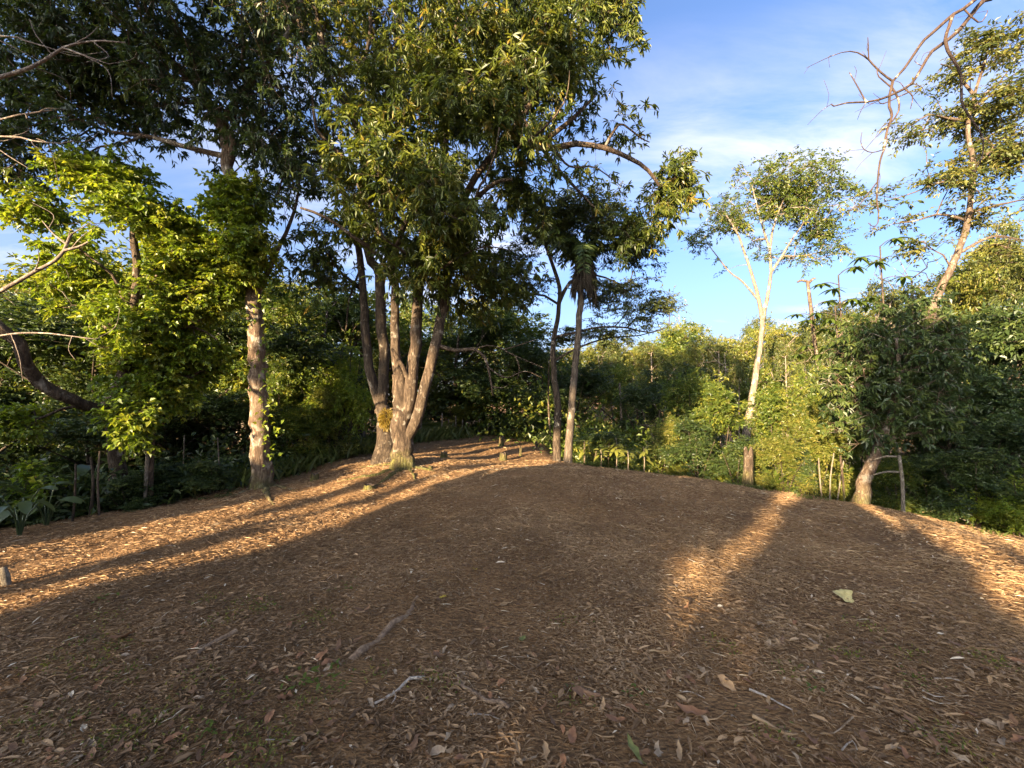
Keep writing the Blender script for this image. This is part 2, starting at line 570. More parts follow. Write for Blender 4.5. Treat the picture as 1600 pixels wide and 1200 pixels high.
class Bag:
    """collects pieces for one mesh"""
    def __init__(self):
        self.V, self.Q, self.T, self.A, self.n = [], [], [], [], 0

    def add(self, V, Q=None, T=None, tint=0.5):
        if Q is not None and len(Q): self.Q.append(np.asarray(Q) + self.n)
        if T is not None and len(T): self.T.append(np.asarray(T) + self.n)
        self.V.append(V)
        self.A.append(np.full(len(V), tint) if np.isscalar(tint) else tint)
        self.n += len(V)

    def tube(self, pts, rad, sides, **k):
        self.add(*tube(pts, rad, sides, **k))

    def arrays(self):
        Q = np.concatenate(self.Q) if self.Q else np.zeros((0, 4), int)
        T = np.concatenate(self.T) if self.T else np.zeros((0, 3), int)
        return np.concatenate(self.V), Q, T, np.concatenate(self.A)

    def build(self, name, mat, parent=None, origin=(0, 0, 0), loc=(0, 0, 0), smooth=True):
        V, Q, T, A = self.arrays()
        return link(name, make_mesh(name, V - np.asarray(origin), [(Q, 0, smooth), (T, 0, smooth)], [mat], {'tint': A}), parent, loc)


def unit(v):
    return v / (np.linalg.norm(v, axis=-1, keepdims=True) + 1e-9)


def leaves(base, d, L, W, tint, up=0.7, fold=0.25, droop=0.15, long=False):
    """base, d: n x 3; L, W: n; returns V, T, A"""
    n = len(base)
    d = unit(d)
    s = np.cross(d, np.array((0, 0, 1.0))[None] * up + rng.normal(0, 0.5, (n, 3)))
    s = unit(s)
    nn = np.cross(s, d)
    nn *= np.where(nn[:, 2:3] < 0, -1, 1)
    L = np.broadcast_to(L, n)[:, None]; W = np.broadcast_to(W, n)[:, None]
    mid = base + d * L * 0.42
    tip = base + d * L - nn * L * droop
    if not long:
        V = np.stack((base, mid + s * W / 2 + nn * W * fold, tip, mid - s * W / 2 + nn * W * fold), 1).reshape(-1, 3)
        b = np.arange(n)[:, None] * 4
        T = np.concatenate((b + [[0, 2, 1]], b + [[0, 3, 2]]), 0)
        return V, T, np.repeat(tint, 4)
    a1, a2 = base + d * L * 0.28, base + d * L * 0.68 - nn * L * droop * 0.35
    V = np.stack((base, a1 + s * W * .46 + nn * W * fold, a2 + s * W * .42 + nn * W * fold, tip, a2 - s * W * .42 + nn * W * fold, a1 - s * W * .46 + nn * W * fold), 1).reshape(-1, 3)
    b = np.arange(n)[:, None] * 6
    T = np.concatenate((b + [[0, 3, 2]], b + [[0, 2, 1]], b + [[0, 4, 3]], b + [[0, 5, 4]]), 0)
    return V, T, np.repeat(tint, 6)


class Skel:
    def __init__(self, cap=40000):
        self.p = np.zeros((cap, 3)); self.r = np.zeros(cap); self.par = np.full(cap, -1); self.len = np.zeros(cap)
        self.fix = np.zeros(cap, bool); self.n = 0
        self.limbs = []; self.tips = []; self.grown = 0

    def node(self, p, par, r=0.0, fix=False):
        i = self.n
        self.p[i] = p; self.par[i] = par; self.r[i] = r; self.fix[i] = fix
        self.len[i] = 0 if par < 0 else self.len[par] + np.linalg.norm(p - self.p[par])
        self.n += 1
        return i

    def limb(self, pts, r0, r1, step=0.22, wob=0.35, attach=True, pw=1.0):
        pts = [np.asarray(q, float) for q in pts]
        par = -1
        if self.n and attach:
            par = int(np.argmin(np.linalg.norm(self.p[:self.n] - pts[0], axis=1)))
            pts[0] = self.p[par]
        c = catmull(pts, step)
        n = len(c)
        t = np.linspace(0, 1, n)
        rad = r0 + (r1 - r0) * t ** pw
        j = rng.normal(0, 1, (n, 3)) * (rad * wob * 0.3)[:, None]
        j[0] = 0
        c = c + j
        ids = []
        for i in range(n):
            if i == 0 and par >= 0:
                ids.append(par); continue
            par = self.node(c[i], par, rad[i], True)
            ids.append(par)
        self.limbs.append((ids, r0, rad))
        self.grown = self.n
        return ids

    def grow(self, C, step=0.3, kink=0.12, arch=0.10, lw=0.25):
        C = np.asarray(C)
        D = np.full(len(C), 1e9)
        for a in range(0, self.n, 500):
            D = np.minimum(D, np.min(np.linalg.norm(C[:, None] - self.p[None, a:min(a + 500, self.n)], axis=2), axis=1))
        for k in np.argsort(D):
            c = C[k]
            dd = np.linalg.norm(self.p[:self.n] - c, axis=1)
            j = int(np.argmin(dd + lw * self.len[:self.n]))
            d = dd[j]
            m = max(1, int(d / step))
            a = self.p[j].copy()
            par = j
            for i in range(1, m + 1):
                t = i / m
                q = a + (c - a) * t
                if i < m:
                    q = q + rng.normal(0, kink, 3) * step
                    q[2] += arch * d * math.sin(math.pi * t)
                par = self.node(q, par)
            self.tips.append(par)

    def radii(self, rt=0.007, ex=0.5):
        n = self.n
        cnt = np.zeros(n)
        cnt[np.array(self.tips, int)] = 1
        for i in range(n - 1, 0, -1):
            if self.par[i] >= 0: cnt[self.par[i]] += cnt[i]
        cnt = np.maximum(cnt, 1)
        for i in range(n):
            if not self.fix[i]:
                self.r[i] = min(rt * cnt[i] ** ex, 0.8 * self.r[self.par[i]] if self.par[i] >= 0 else 9)
        self.cnt = cnt

    def twigs(self, bag, sides=4, minr=0.0):
        """all grown nodes as chains"""
        n, g = self.n, self.grown
        best = {}
        for i in range(g, n):
            q = self.par[i]
            if q >= g and (q not in best or self.cnt[i] > self.cnt[best[q]]):
                best[q] = i
        child_main = set(best.values())
        for i in range(g, n):
            if i in child_main: continue
            ch = [i]
            while ch[-1] in best: ch.append(best[ch[-1]])
            ids = ([self.par[i]] if self.par[i] >= 0 else []) + ch
            if len(ids) < 2: continue
            rad = self.r[ids].copy()
            rad[0] = min(rad[0], rad[1] * 1.15)
            rad[-1] *= 0.6
            if rad.max() < minr: continue
            bag.tube(self.p[ids], rad, 6 if rad.max() > 0.05 else sides, cap=False)

    def tipdir(self):
        t = np.array(self.tips, int)
        return self.p[t], unit(self.p[t] - self.p[self.par[t]])


def crown_points(ells, n, hole=0.4, hs=0.7, seed=0, shell=0.5):
    """ells: (centre, (rx, ry, rz), weight)"""
    w = np.array([e[2] * e[1][0] * e[1][1] * e[1][2] for e in ells]); w /= w.sum()
    out = []
    tot = 0
    while tot < n:
        k = rng.choice(len(ells), n, p=w)
        c = np.array([ells[i][0] for i in k]); r = np.array([ells[i][1] for i in k])
        v = unit(rng.normal(0, 1, (n, 3))) * rng.random((n, 1)) ** shell
        q = c + v * r
        keep = noise3(q, hs, seed) > (hole - 0.5)
        out.append(q[keep]); tot += keep.sum()
    return np.concatenate(out)[:n]


def ell(px, py, d, rx, ry, rd, w=1.0):
    return (P(px, py, d), (rx * d / F, rd, ry * d / F), w)


TWIGS = []          # twig segments of the crown being built: start, end


def twig_prisms(seg, r=0.004):
    a = np.concatenate([q[0] for q in seg]); b = np.concatenate([q[1] for q in seg])
    n = len(a)
    d = unit(b - a)
    u = unit(np.cross(d, np.array((0.3, 0.2, 1.0)) + 0 * d)); w = np.cross(d, u)
    ang = np.arange(3) * 2.0944
    off = np.cos(ang)[None, :, None] * u[:, None] + np.sin(ang)[None, :, None] * w[:, None]
    V = np.concatenate((a[:, None] + off * r, b[:, None] + off * r * .5), 1).reshape(-1, 3)
    k = np.arange(n)[:, None] * 6
    Q = np.concatenate([k + [[i, (i + 1) % 3, 3 + (i + 1) % 3, 3 + i]] for i in range(3)])
    return V, Q


def foliage(C, D, style, per, rad, L, W, tint_c=0.45, tint_s=0.22, seed=0, flat=1.0):
    """leaf arrays on short twigs round cluster tips C with twig directions D"""
    n = len(C)
    ctint = tint_c + 0.8 * tint_s * rng.normal(0, 1, n)
    down = np.array((0, 0, -1.0))
    if style in ('rosette', 'tuft'):
        m = max(1, per // 12)
        ax = unit(D[:, None] * .8 + rng.normal(0, 0.7, (n, m, 3)) + np.array((0, 0, 0.15)))
        ln = rad * rng.uniform(.25, 1.25, (n, m, 1))
        off = ax * ln + down * (ln * rng.uniform(0, .5, (n, m, 1)))
        end = (C[:, None] + off).reshape(-1, 3)
        TWIGS.append((np.repeat(C, m, 0), end))
        K = 13
        keep = rng.random((n * m, K)) < rng.uniform(.45, 1.0, (n * m, 1))
        c = np.repeat(end, K, 0); a = np.repeat(ax.reshape(-1, 3), K, 0)
        c = c - a * (rng.random((len(c), 1)) ** 2 * .10)                     # strung along the twig end
        v = unit(rng.normal(0, 1, c.shape))
        v = unit(v - a * (v * a).sum(1, keepdims=True) * 0.8)
        d = unit(v + a * rng.uniform(.1, .9, (len(c), 1)) + down * rng.uniform(.25, 1.3, (len(c), 1)))
        t = np.repeat(np.repeat(ctint, m) + rng.normal(0, tint_s * .5, n * m), K)
        k = keep.ravel()
        c, d, t = c[k], d[k], t[k]
        t = np.clip(t + rng.normal(0, tint_s * .7, len(t)), 0, 1)
        sz = rng.uniform(0.5, 1.3, len(t))
        return leaves(c, d, L * sz, W * sz ** .7 * rng.uniform(0.8, 1.15, len(t)), t, long=(style == 'rosette'), droop=.22)
    K = 9
    m = max(1, per // K)
    ax = rng.normal(0, 1, (n, m, 3)) + D[:, None] * .9
    ax[..., 2] = ax[..., 2] * flat * .8
    ax = unit(ax)
    ln = rad * rng.uniform(.55, 1.35, (n, m, 1))
    off = ax * ln + down * (ln ** 2 * .35)
    end = (C[:, None] + off).reshape(-1, 3)
    st = np.repeat(C, m, 0)
    TWIGS.append((st, end))
    tt = np.tile((np.arange(K) + .6) / (K - .4), n * m)[:, None] ** .8
    tt = np.clip(tt + rng.normal(0, .05, tt.shape), .1, 1)
    c = np.repeat(st, K, 0) * (1 - tt) + np.repeat(end, K, 0) * tt
    a = np.repeat(ax.reshape(-1, 3), K, 0)
    side = unit(np.cross(a, np.array((0, 0, 1.0)) + rng.normal(0, .35, a.shape)))
    side *= np.tile(np.where(np.arange(K) % 2 == 0, 1, -1), n * m)[:, None]
    side[K - 1::K] *= .1
    d = unit(side + a * rng.uniform(.3, 1.1, (len(c), 1)) + down * rng.uniform(-.15, .75, (len(c), 1)) + rng.normal(0, .22, a.shape))
    t = np.repeat(np.repeat(ctint, m) + rng.normal(0, tint_s * .5, n * m), K)
    t = np.clip(t + rng.normal(0, tint_s * .6, len(t)), 0, 1)
    keep = rng.random(len(c)) < .92
    c, d, t = c[keep], d[keep], t[keep]
    sz = rng.uniform(0.55, 1.35, len(t))
    return leaves(c, d, L * sz, W * sz * rng.uniform(0.8, 1.15, len(t)), t, up=1.1)


def finish_tree(sk, name, base, label, cat, bark, leafm, fol, group=None, limb_name='branch', flare=0.6, rt=0.007, twig_sides=4, sides=12, rough=0.10, crown=True, seed=0):
    """builds the tree thing from its skeleton"""
    base = np.asarray(base, float)
    root = thing(name, base, label, cat, group)
    sk.radii(rt)
    for k, (ids, r0, rad) in enumerate(sk.limbs):
        pts = sk.p[ids]
        rr = np.asarray(rad)
        sd = sides if r0 > 0.12 else (8 if r0 > 0.04 else 6)
        V, Q, T = tube(pts, rr, sd if k else max(sd, 10), flare=flare if k == 0 else 0, rough=rough, seed=seed + k)
        link('trunk' if k == 0 else limb_name, make_mesh('trunk' if k == 0 else limb_name, V - base, [(Q, 0, True), (T, 0, True)], [bark]), root)
    if crown:
        b = Bag()
        if len(sk.tips):
            sk.twigs(b, twig_sides)
        Vt, Qt, Tt, At = b.arrays() if b.V else (np.zeros((0, 3)), np.zeros((0, 4), int), np.zeros((0, 3), int), np.zeros(0))
        C, D = sk.tipdir()
        TWIGS.clear()
        Vl, Tl, Al = fol(C, D)
        if TWIGS and twig_sides > 3:
            V2, Q2 = twig_prisms(TWIGS)
            Qt = np.concatenate((Qt, Q2 + len(Vt))); Vt = np.concatenate((Vt, V2)); At = np.concatenate((At, np.full(len(V2), .5)))
        n = len(Vt)
        V = np.concatenate((Vt, Vl)) - base
        me = make_mesh('crown', V, [(Qt, 1, True), (Tt, 1, True), (Tl + n, 0, False)], [leafm, bark], {'tint': np.concatenate((At, Al))})
        link('crown', me, root)
    return root


def bare_twigs(sk, first, per_m, L, r):
    """fine leafless twigs on the limbs from number first on"""
    for ids, r0, rad in list(sk.limbs[first:]):
        n = int(len(ids) * per_m)
        for k in range(n):
            i = int(rng.integers(len(ids) // 4, len(ids)))
            p0 = sk.p[ids[i]]
            t_ = unit(sk.p[ids[min(i + 1, len(ids) - 1)]] - sk.p[ids[max(i - 1, 0)]])
            v = unit(t_ * .7 + rng.normal(0, .6, 3))
            ln = L * rng.uniform(.3, 1.2)
            b_ = p0 + v * ln * .5 + rng.normal(0, .08, 3) * ln
            sk.limb([p0, b_, b_ + unit(v + rng.normal(0, .5, 3)) * ln * .55], min(r, rad[i] * .6), r * .35, step=.05, wob=.5)


def low(p, dz=0.12):
    p = np.array(p, float); p[2] -= dz
    return p


# ------------------------------------------------------------------ the big trees
# main mango
d0 = 8.7
b0 = G(630, 729)
d0 = b0[1]
sk = Skel()
def pl(d, *q):
    return [P(a[0], a[1], d + (a[2] if len(a) > 2 else 0)) for a in q]
sk.limb([low(b0)] + pl(d0, (630, 700), (628, 660), (626, 620), (622, 585)), .235, .14, step=.10)
sk.limb(pl(d0, (634, 695), (649, 660, -.10), (660, 622, -.12), (670, 580, -.1), (684, 520, -.1), (693, 480, 0), (700, 430, 0), (708, 350, 0), (735, 290, -.1), (770, 240, -.2), (806, 196, -.3)), .12, .06)
sk.limb(pl(d0, (622, 590), (618, 545), (617, 490), (616, 430), (600, 380), (575, 320, -.2), (548, 262, -.4), (515, 225, -.5), (494, 200, -.6), (488, 150, -.7)), .11, .025)
sk.limb(pl(d0, (630, 670), (640, 625, -.06), (645, 580, 0), (649, 540, .1), (652, 480, .2), (656, 410, .3), (668, 330, .4), (690, 250, .5), (705, 160, .5), (712, 60, .5), (720, -60, .4)), .135, .04)
sk.limb(pl(d0, (806, 196), (830, 160), (850, 110), (858, 50), (862, -40)), .08, .03)
sk.limb(pl(d0, (800, 200), (838, 222), (870, 205), (900, 180, .1), (930, 150, .2)), .075, .025)
sk.limb(pl(d0, (790, 214), (850, 232), (900, 226), (945, 231), (985, 247), (1012, 266), (1030, 290)), .075, .03)
sk.limb(pl(d0, (950, 232), (962, 200), (975, 195), (1000, 215), (1015, 222)), .03, .012)
sk.limb(pl(d0, (830, 222), (870, 262, .2), (905, 300, .3), (935, 330, .3)), .05, .02)
sk.limb(pl(d0, (708, 360), (745, 310, -.3), (775, 285, -.6), (800, 280, -.8)), .07, .03)
sk.limb(pl(d0, (616, 420), (640, 330, -.6), (660, 295, -1.0), (690, 270, -1.3)), .07, .03)
sk.limb(pl(d0, (616, 440), (592, 400, -.4), (555, 372, -.8), (510, 340, -1.0), (470, 325, -1.1)), .06, .02)
sk.limb(pl(d0, (682, 540), (712, 548, -.1), (740, 546, -.2), (758, 560, -.25), (766, 590, -.3), (770, 618, -.3)), .05, .016)   # drooping dead branch
sk.limb(pl(d0, (640, 610), (628, 570, -.2), (612, 545, -.3)), .06, .03)
for q in ([(740, 546, -.2), (770, 540, -.3), (805, 556, -.3), (850, 575, -.3)], [(762, 575, -.25), (790, 590, -.3), (820, 580, -.3), (846, 590, -.3)], [(790, 548, -.3), (815, 538, -.35), (838, 530, -.4)], [(768, 600, -.3), (785, 606, -.3), (795, 600, -.3)], [(805, 556, -.3), (812, 575, -.3), (808, 592, -.3)]):
    sk.limb(pl(d0, *q), .018, .005, step=.1)
mango_ells = [ell(720, 120, 8.2, 170, 150, 2.1), ell(870, 90, 8.6, 125, 110, 1.7, .8), ell(965, 150, 8.6, 62, 90, .9, .8), ell(650, 300, 7.4, 170, 110, 1.3, 1.3),
              ell(500, 310, 7.6, 85, 100, .9, 1.7), ell(840, 330, 9.2, 130, 90, 1.4, .5), ell(750, 430, 9.2, 120, 65, 1.0, 1.0),
              ell(1052, 292, 8.7, 38, 60, .55, 4.2), ell(985, 355, 8.8, 50, 38, .5, 1.4), ell(640, 20, 9.2, 90, 90, 1.4, .7), ell(780, -110, 8.4, 240, 110, 2.2, .5),
              ell(600, 415, 7.6, 110, 50, .7, 1.0), ell(950, 20, 8.6, 60, 80, .8, .9), ell(700, 250, 6.9, 150, 110, .8, 1.2), ell(800, 180, 7.0, 90, 100, .8, 1.1), ell(700, 420, 7.8, 85, 45, .6, 1.0),
              ell(780, 330, 8.2, 80, 80, .8, 1.0), ell(640, 375, 7.1, 90, 60, .6, 1.3), ell(560, 290, 7.0, 70, 70, .6, 1.6), ell(660, 465, 7.7, 55, 25, .4, .8), ell(560, 200, 7.4, 60, 60, .6, 1.0)]
C = crown_points(mango_ells, 1950, 0.56, 1.15, 3, 0.55)
sk.grow(C, 0.28)
for q in ([(700, 430, -0.95), (720, 400, -1.05), (760, 385, -1.15), (800, 392, -1.15)], [(640, 330, -1.45), (600, 310, -1.65), (560, 318, -1.75), (530, 300, -1.75)], [(660, 300, -1.55), (690, 330, -1.65), (735, 350, -1.75)], [(620, 400, -1.25), (600, 370, -1.45), (585, 330, -1.55)], [(830, 215, -0.95), (860, 190, -1.05), (885, 150, -1.05), (890, 110, -1.05)], [(850, 230, -0.55), (890, 260, -0.55), (930, 262, -0.55), (970, 290, -0.55)], [(740, 290, -1.55), (770, 250, -1.75), (780, 200, -1.85)]):
    sk.limb(pl(d0, *q), .028, .008, step=.12, wob=.9)          # bare sunlit branches that show among the leaves
finish_tree(sk, 'mango_tree', b0, 'large mango tree in the middle, its forked sunlit trunk mossy at the foot', 'tree', M['bark_mango'], M['leaf_mango'],
            lambda C, D: foliage(C, D, 'rosette', 60, .34, .16, .034, .46, .22), flare=.5, rt=.0062, sides=20, rough=.11, seed=2)

# second mango stem right behind, dark, with a clump of orange moss
b1 = G(601, 722)
d1 = b1[1] + .15
sk = Skel()
sk.limb([low(b1)] + pl(d1, (602, 690), (602, 655), (596, 635)), .20, .17, step=.12)
sk.limb(pl(d1, (596, 635), (580, 590), (573, 540), (568, 470), (562, 400), (545, 330), (528, 270)), .12, .05)
sk.limb(pl(d1, (599, 640), (600, 570), (594, 490), (592, 430), (580, 410), (572, 370), (574, 300), (560, 210), (543, 165), (512, 118), (503, 60), (488, 0), (470, -60)), .125, .06)
sk.limb(pl(d1, (574, 290), (572, 240), (570, 180), (566, 120), (577, 60), (580, -20)), .07, .035)
sk.limb(pl(d1, (512, 118), (485, 85), (465, 30), (440, -30)), .05, .02)
sk.limb(pl(d1, (562, 420), (545, 470), (540, 520), (528, 500)), .03, .012)
C = crown_points([ell(590, 60, 9.4, 100, 120, 1.2, .6), ell(450, -40, 9.2, 130, 90, 1.4, .8), ell(500, 410, 9.0, 80, 60, .9, 1.0), ell(560, -120, 9.2, 130, 70, 1.4), ell(430, 60, 9, 60, 90, 1, .7), ell(470, 230, 9.0, 60, 90, .9, 1.0), ell(520, 130, 9.3, 60, 70, .8, .6), ell(600, 340, 9.4, 90, 80, .8, .9)], 620, .42, .85, 5)
sk.grow(C, 0.28)
t = finish_tree(sk, 'mango_tree', b1, 'dark stemmed mango tree close behind the pale mango trunk, with orange moss on its stem', 'tree', M['bark_dark'], M['leaf_mango'],
            lambda C, D: foliage(C, D, 'tuft', 60, .36, .17, .037, .5, .24), flare=.6, rt=.0062, sides=14, rough=.14, seed=9)
n = 900
mc = P(604, 655, d1 - .18)
v = unit(rng.normal(0, 1, (n, 3)))
bb = mc + v * np.array((.14, .12, .22)) * rng.random((n, 1)) ** .4
Vl, Tl, Al = leaves(bb, v + np.array((0, 0, -.6)), .09, .016, rng.random(n), long=False)
link('moss_clump', make_mesh('moss_clump', Vl - b1, [(Tl, 0, False)], [M['moss']], {'tint': Al}), t)

# left tree with the lit mottled trunk
b2 = G(408, 763)
d2 = b2[1]
sk = Skel()
sk.limb([low(b2)] + pl(d2, (409, 730), (407, 690), (406, 640), (403, 590), (401, 530), (396, 470), (390, 420), (382, 360), (372, 310), (357, 265), (352, 215), (330, 165), (300, 125), (270, 98), (232, 64), (200, 30), (170, -30)), .18, .05, step=.12)
sk.limb(pl(d2, (357, 268), (366, 225), (352, 190), (366, 160), (400, 120), (440, 70), (470, 0), (480, -60)), .075, .03)
sk.limb(pl(d2, (300, 125), (262, 120), (228, 100), (205, 55)), .05, .02)
sk.limb(pl(d2, (355, 240), (300, 232), (240, 215), (170, 205), (110, 180)), .06, .02)
sk.limb(pl(d2, (330, 168), (296, 160), (240, 165), (190, 150)), .04, .015)
sk.limb(pl(d2, (396, 470), (430, 400, .4), (460, 330, .6), (470, 260, .8)), .06, .02)
C = crown_points([ell(100, 130, 7.6, 170, 110, 1.3), ell(270, 210, 7.4, 140, 80, 1.0), ell(260, 40, 7.0, 150, 80, 1.3), ell(420, 60, 7.2, 80, 100, 1.1), ell(60, 20, 7.2, 130, 80, 1.3),
                  ell(440, 250, 7.9, 70, 100, .9), ell(40, 250, 7.6, 110, 60, 1.0, .8), ell(250, -90, 7.0, 260, 70, 1.6, .8), ell(-90, 130, 7.4, 100, 160, 1.3), ell(180, 130, 7.8, 150, 70, 1.0, 1.2), ell(380, 160, 8.0, 80, 80, .9, 1.1), ell(330, 30, 7.6, 120, 60, 1.0, 1.1)], 1080, .42, .85, 8)
sk.grow(C, 0.26)
t = finish_tree(sk, 'tall_tree', b2, 'tall tree on the left with a straight sunlit mottled trunk and dark spreading crown overhead', 'tree', M['bark_left'], M['leaf_dark'],
            lambda C, D: foliage(C, D, 'tuft', 60, .36, .14, .042, .5, .25), flare=.7, rt=.006, sides=18, rough=.10, seed=4)
# climbing plant on that trunk
n = 620
q = np.where(rng.random(n) < .25, rng.uniform(0, .55, n), rng.uniform(.62, 1, n))
px = np.interp(q, [0, .55, 1], [424, 402, 372]) + rng.normal(0, 11, n)
py = np.interp(q, [0, .55, 1], [720, 470, 290]) + rng.normal(0, 8, n)
bb = np.array([P(a, b, d2 - .16 + c) for a, b, c in zip(px, py, rng.normal(0, .08, n))])
Vl, Tl, Al = leaves(bb, rng.normal(0, 1, (n, 3)) + np.array((0, -.6, -.3)), .10, .07, rng.random(n))
tag(link('climber', make_mesh('climber', Vl - b2, [(Tl, 0, False)], [M['leaf_bright']], {'tint': Al}), t), kind='stuff')

# bright leafy tree at the left with a swept trunk
b3 = G(182, 792)
d3 = b3[1] - .1
sk = Skel()
sk.limb([low(b3)] + pl(d3, (184, 740), (180, 690), (168, 645), (180, 620), (194, 580), (203, 540), (208, 500), (214, 440), (210, 370), (196, 300), (180, 250)), .13, .035, step=.14)
sk.limb(pl(d3, (166, 640), (130, 632, -.4), (95, 615, -.7), (60, 598, -.9), (40, 565, -1.1), (28, 535, -1.2), (0, 512, -1.3), (-40, 480, -1.4)), .10, .075, step=.12)
sk.limb(pl(d3, (205, 512), (180, 508, -.1), (162, 510, -.1)), .05, .045)
sk.limb(pl(d3, (210, 470), (260, 420, .2), (300, 400, .4), (340, 380, .5), (372, 340, .5)), .05, .02)
sk.limb(pl(d3, (205, 530), (250, 520, .2), (300, 510, .3), (340, 530, .4)), .04, .015)
sk.limb(pl(d3, (200, 560), (250, 580, .2), (300, 590, .3)), .03, .012)
C = crown_points([ell(150, 285, d3 +0.0, 80, 48, .5), ell(215, 370, d3 +0.1, 105, 65, .7), ell(280, 440, d3 +0.4, 95, 85, .7), ell(215, 510, d3 +0.1, 75, 60, .6), ell(372, 320, d3 +0.5, 40, 45, .4, 1.2),
                  ell(378, 395, d3 +0.4, 46, 50, .4, 1.6), ell(352, 440, d3 +0.4, 34, 30, .3, 1.4), ell(285, 560, d3 +0.5, 58, 60, .5), ell(120, 685, d3 -0.7, 90, 42, .5, 3.5), ell(45, 668, d3 -0.8, 45, 28, .35, 3.5), ell(110, 740, d3 -0.8, 55, 42, .4, 3), ell(170, 655, d3 -.6, 60, 28, .35, 2.5), ell(240, 600, d3 +0.1, 80, 45, .5),
                  ell(120, 430, d3 +0.3, 60, 60, .5, .6), ell(60, 330, d3 +0.3, 60, 40, .5, .5)], 900, .36, 1.15, 12)
sk.grow(C, 0.22)
finish_tree(sk, 'leafy_tree', b3, 'bright green leafy tree at the left edge of the clearing with a swept curving limb', 'tree', M['bark_mango'], M['leaf_bright'],
            lambda C, D: foliage(C, D, 'round', 81, .25, .088, .062, .45, .32), flare=.3, rt=.0055, sides=12, rough=.10, seed=6)

# bare tree beyond the left edge whose branches reach into view
b4 = np.array((-8.6, 4.0, tz(-8.6, 4.0)))
sk = Skel()
sk.limb([low(b4), b4 + (0.1, 0, 2), b4 + (0.1, -.2, 4.2), b4 + (0, -.3, 6.4)], .22, .08)
sk.limb([P(-560, 180, 4.4), *pl(4.2, (-200, 170), (0, 121), (50, 104), (82, 86), (98, 75), (130, 66), (160, 64), (196, 67))], .045, .006, step=.12)
sk.limb(pl(4.2, (98, 76), (130, 86), (170, 100)), .012, .004, step=.08)
sk.limb([P(-560, 260, 4.4), *pl(4.3, (-200, 250), (0, 187), (40, 178), (82, 172))], .03, .006, step=.12)
sk.limb([P(-560, 270, 4.4), *pl(4.3, (-150, 240), (0, 213), (50, 220), (95, 224), (116, 219))], .03, .005, step=.12)
sk.limb([P(-560, 60, 4.6), *pl(4.4, (-150, 70), (0, 56), (40, 64), (80, 76))], .03, .006, step=.12)
sk.limb([P(-560, 350, 4.5), *pl(4.5, (-200, 500), (-80, 480), (0, 455), (40, 432), (85, 408), (100, 392), (108, 372), (112, 365))], .045, .012, step=.12)
sk.limb(pl(4.5, (100, 392), (122, 386), (138, 378)), .018, .008, step=.08)
sk.limb(pl(4.5, (106, 386), (86, 368), (66, 345)), .014, .004, step=.08)
sk.limb(pl(4.5, (-200, 470), (-40, 540), (0, 525), (60, 520), (150, 530)), .02, .005, step=.12)
bare_twigs(sk, 1, .35, .45, .006)
finish_tree(sk, 'bare_tree', b4, 'bare pale tree just beyond the left edge, its leafless branches crossing the upper left corner', 'tree', M['bark_bare'], None, None, crown=False, flare=.5)

# tree beyond the right edge whose bare branch hangs into the top right corner
b5 = np.array((6.4, -2.6, tz(6.4, -2.6)))
dB = 3.0
sk = Skel()
sk.limb([low(b5), b5 + (-.1, .1, 2), b5 + (-.3, .3, 4.6), b5 + (-.7, .9, 6.6), b5 + (-1.2, 2.0, 7.4)], .2, .07)
def c4(x, y, dd=0):   # crop coordinates of the 3x enlargement
    return P(1200 + x / 3, y / 3, dB + dd)
sk.limb([sk.p[sk.n - 1], np.array((4.6, 1.4, 6.7)), P(1600, -110, dB), c4(985, -15), c4(870, 65), c4(800, 130), c4(735, 185), c4(690, 245), c4(640, 320), c4(585, 380)], 0.0328, 0.0080, step=.09)
sk.limb([P(1600, -110, dB), c4(1080, -40, .1), c4(1015, 0, .1), c4(960, 60, .1), c4(915, 120, .1), c4(850, 180, .1), c4(770, 240, .05), c4(725, 310, .05), c4(675, 390, .05), c4(600, 435), c4(535, 462), c4(460, 478), c4(370, 482), c4(310, 497), c4(298, 487)], 0.0197, 0.0037, step=.08)
sk.limb([c4(870, 70), c4(850, 120), c4(832, 185), c4(845, 235), c4(875, 290), c4(905, 355), c4(905, 440), c4(915, 500), c4(950, 555), c4(1000, 630), c4(1010, 700), c4(990, 775)], 0.0118, 0.0043, step=.08)
sk.limb([c4(585, 380), c4(572, 440), c4(568, 500), c4(580, 545), c4(562, 600), c4(550, 650), c4(545, 700), c4(525, 755), c4(515, 850), c4(508, 930), c4(518, 1000), c4(515, 1045), c4(495, 1062), c4(470, 1045)], 0.0102, 0.0030, step=.07)
sk.limb([c4(590, 400), c4(610, 460), c4(612, 520), c4(582, 570)], 0.0072, 0.0049, step=.07)
sk.limb([c4(577, 378), c4(530, 340), c4(490, 300), c4(450, 262), c4(385, 240), c4(300, 262), c4(180, 318)], 0.0072, 0.0016, step=.07)
sk.limb([c4(465, 268), c4(470, 215), c4(468, 175)], 0.0046, 0.0025, step=.06)
sk.limb([c4(560, 400), c4(520, 360), c4(510, 325)], 0.0052, 0.0025, step=.06)
sk.limb([c4(462, 475), c4(425, 415), c4(382, 340)], 0.0052, 0.0030, step=.06)
sk.limb([c4(545, 708), c4(490, 715), c4(450, 700), c4(435, 665), c4(440, 620)], 0.0039, 0.0019, step=.05)
sk.limb([c4(510, 868), c4(460, 920), c4(425, 965), c4(375, 990)], 0.0046, 0.0025, step=.06)
sk.limb([c4(508, 950), c4(470, 960), c4(420, 972)], 0.0033, 0.0019, step=.06)
sk.limb([c4(672, 400), c4(678, 450), c4(668, 510)], 0.0052, 0.0025, step=.05)
sk.limb([c4(668, 415), c4(620, 450), c4(540, 487), c4(515, 470)], 0.0052, 0.0025, step=.06)
sk.limb([c4(962, 72), c4(985, 105), c4(1015, 85), c4(1030, 50)], 0.0059, 0.0025, step=.05)
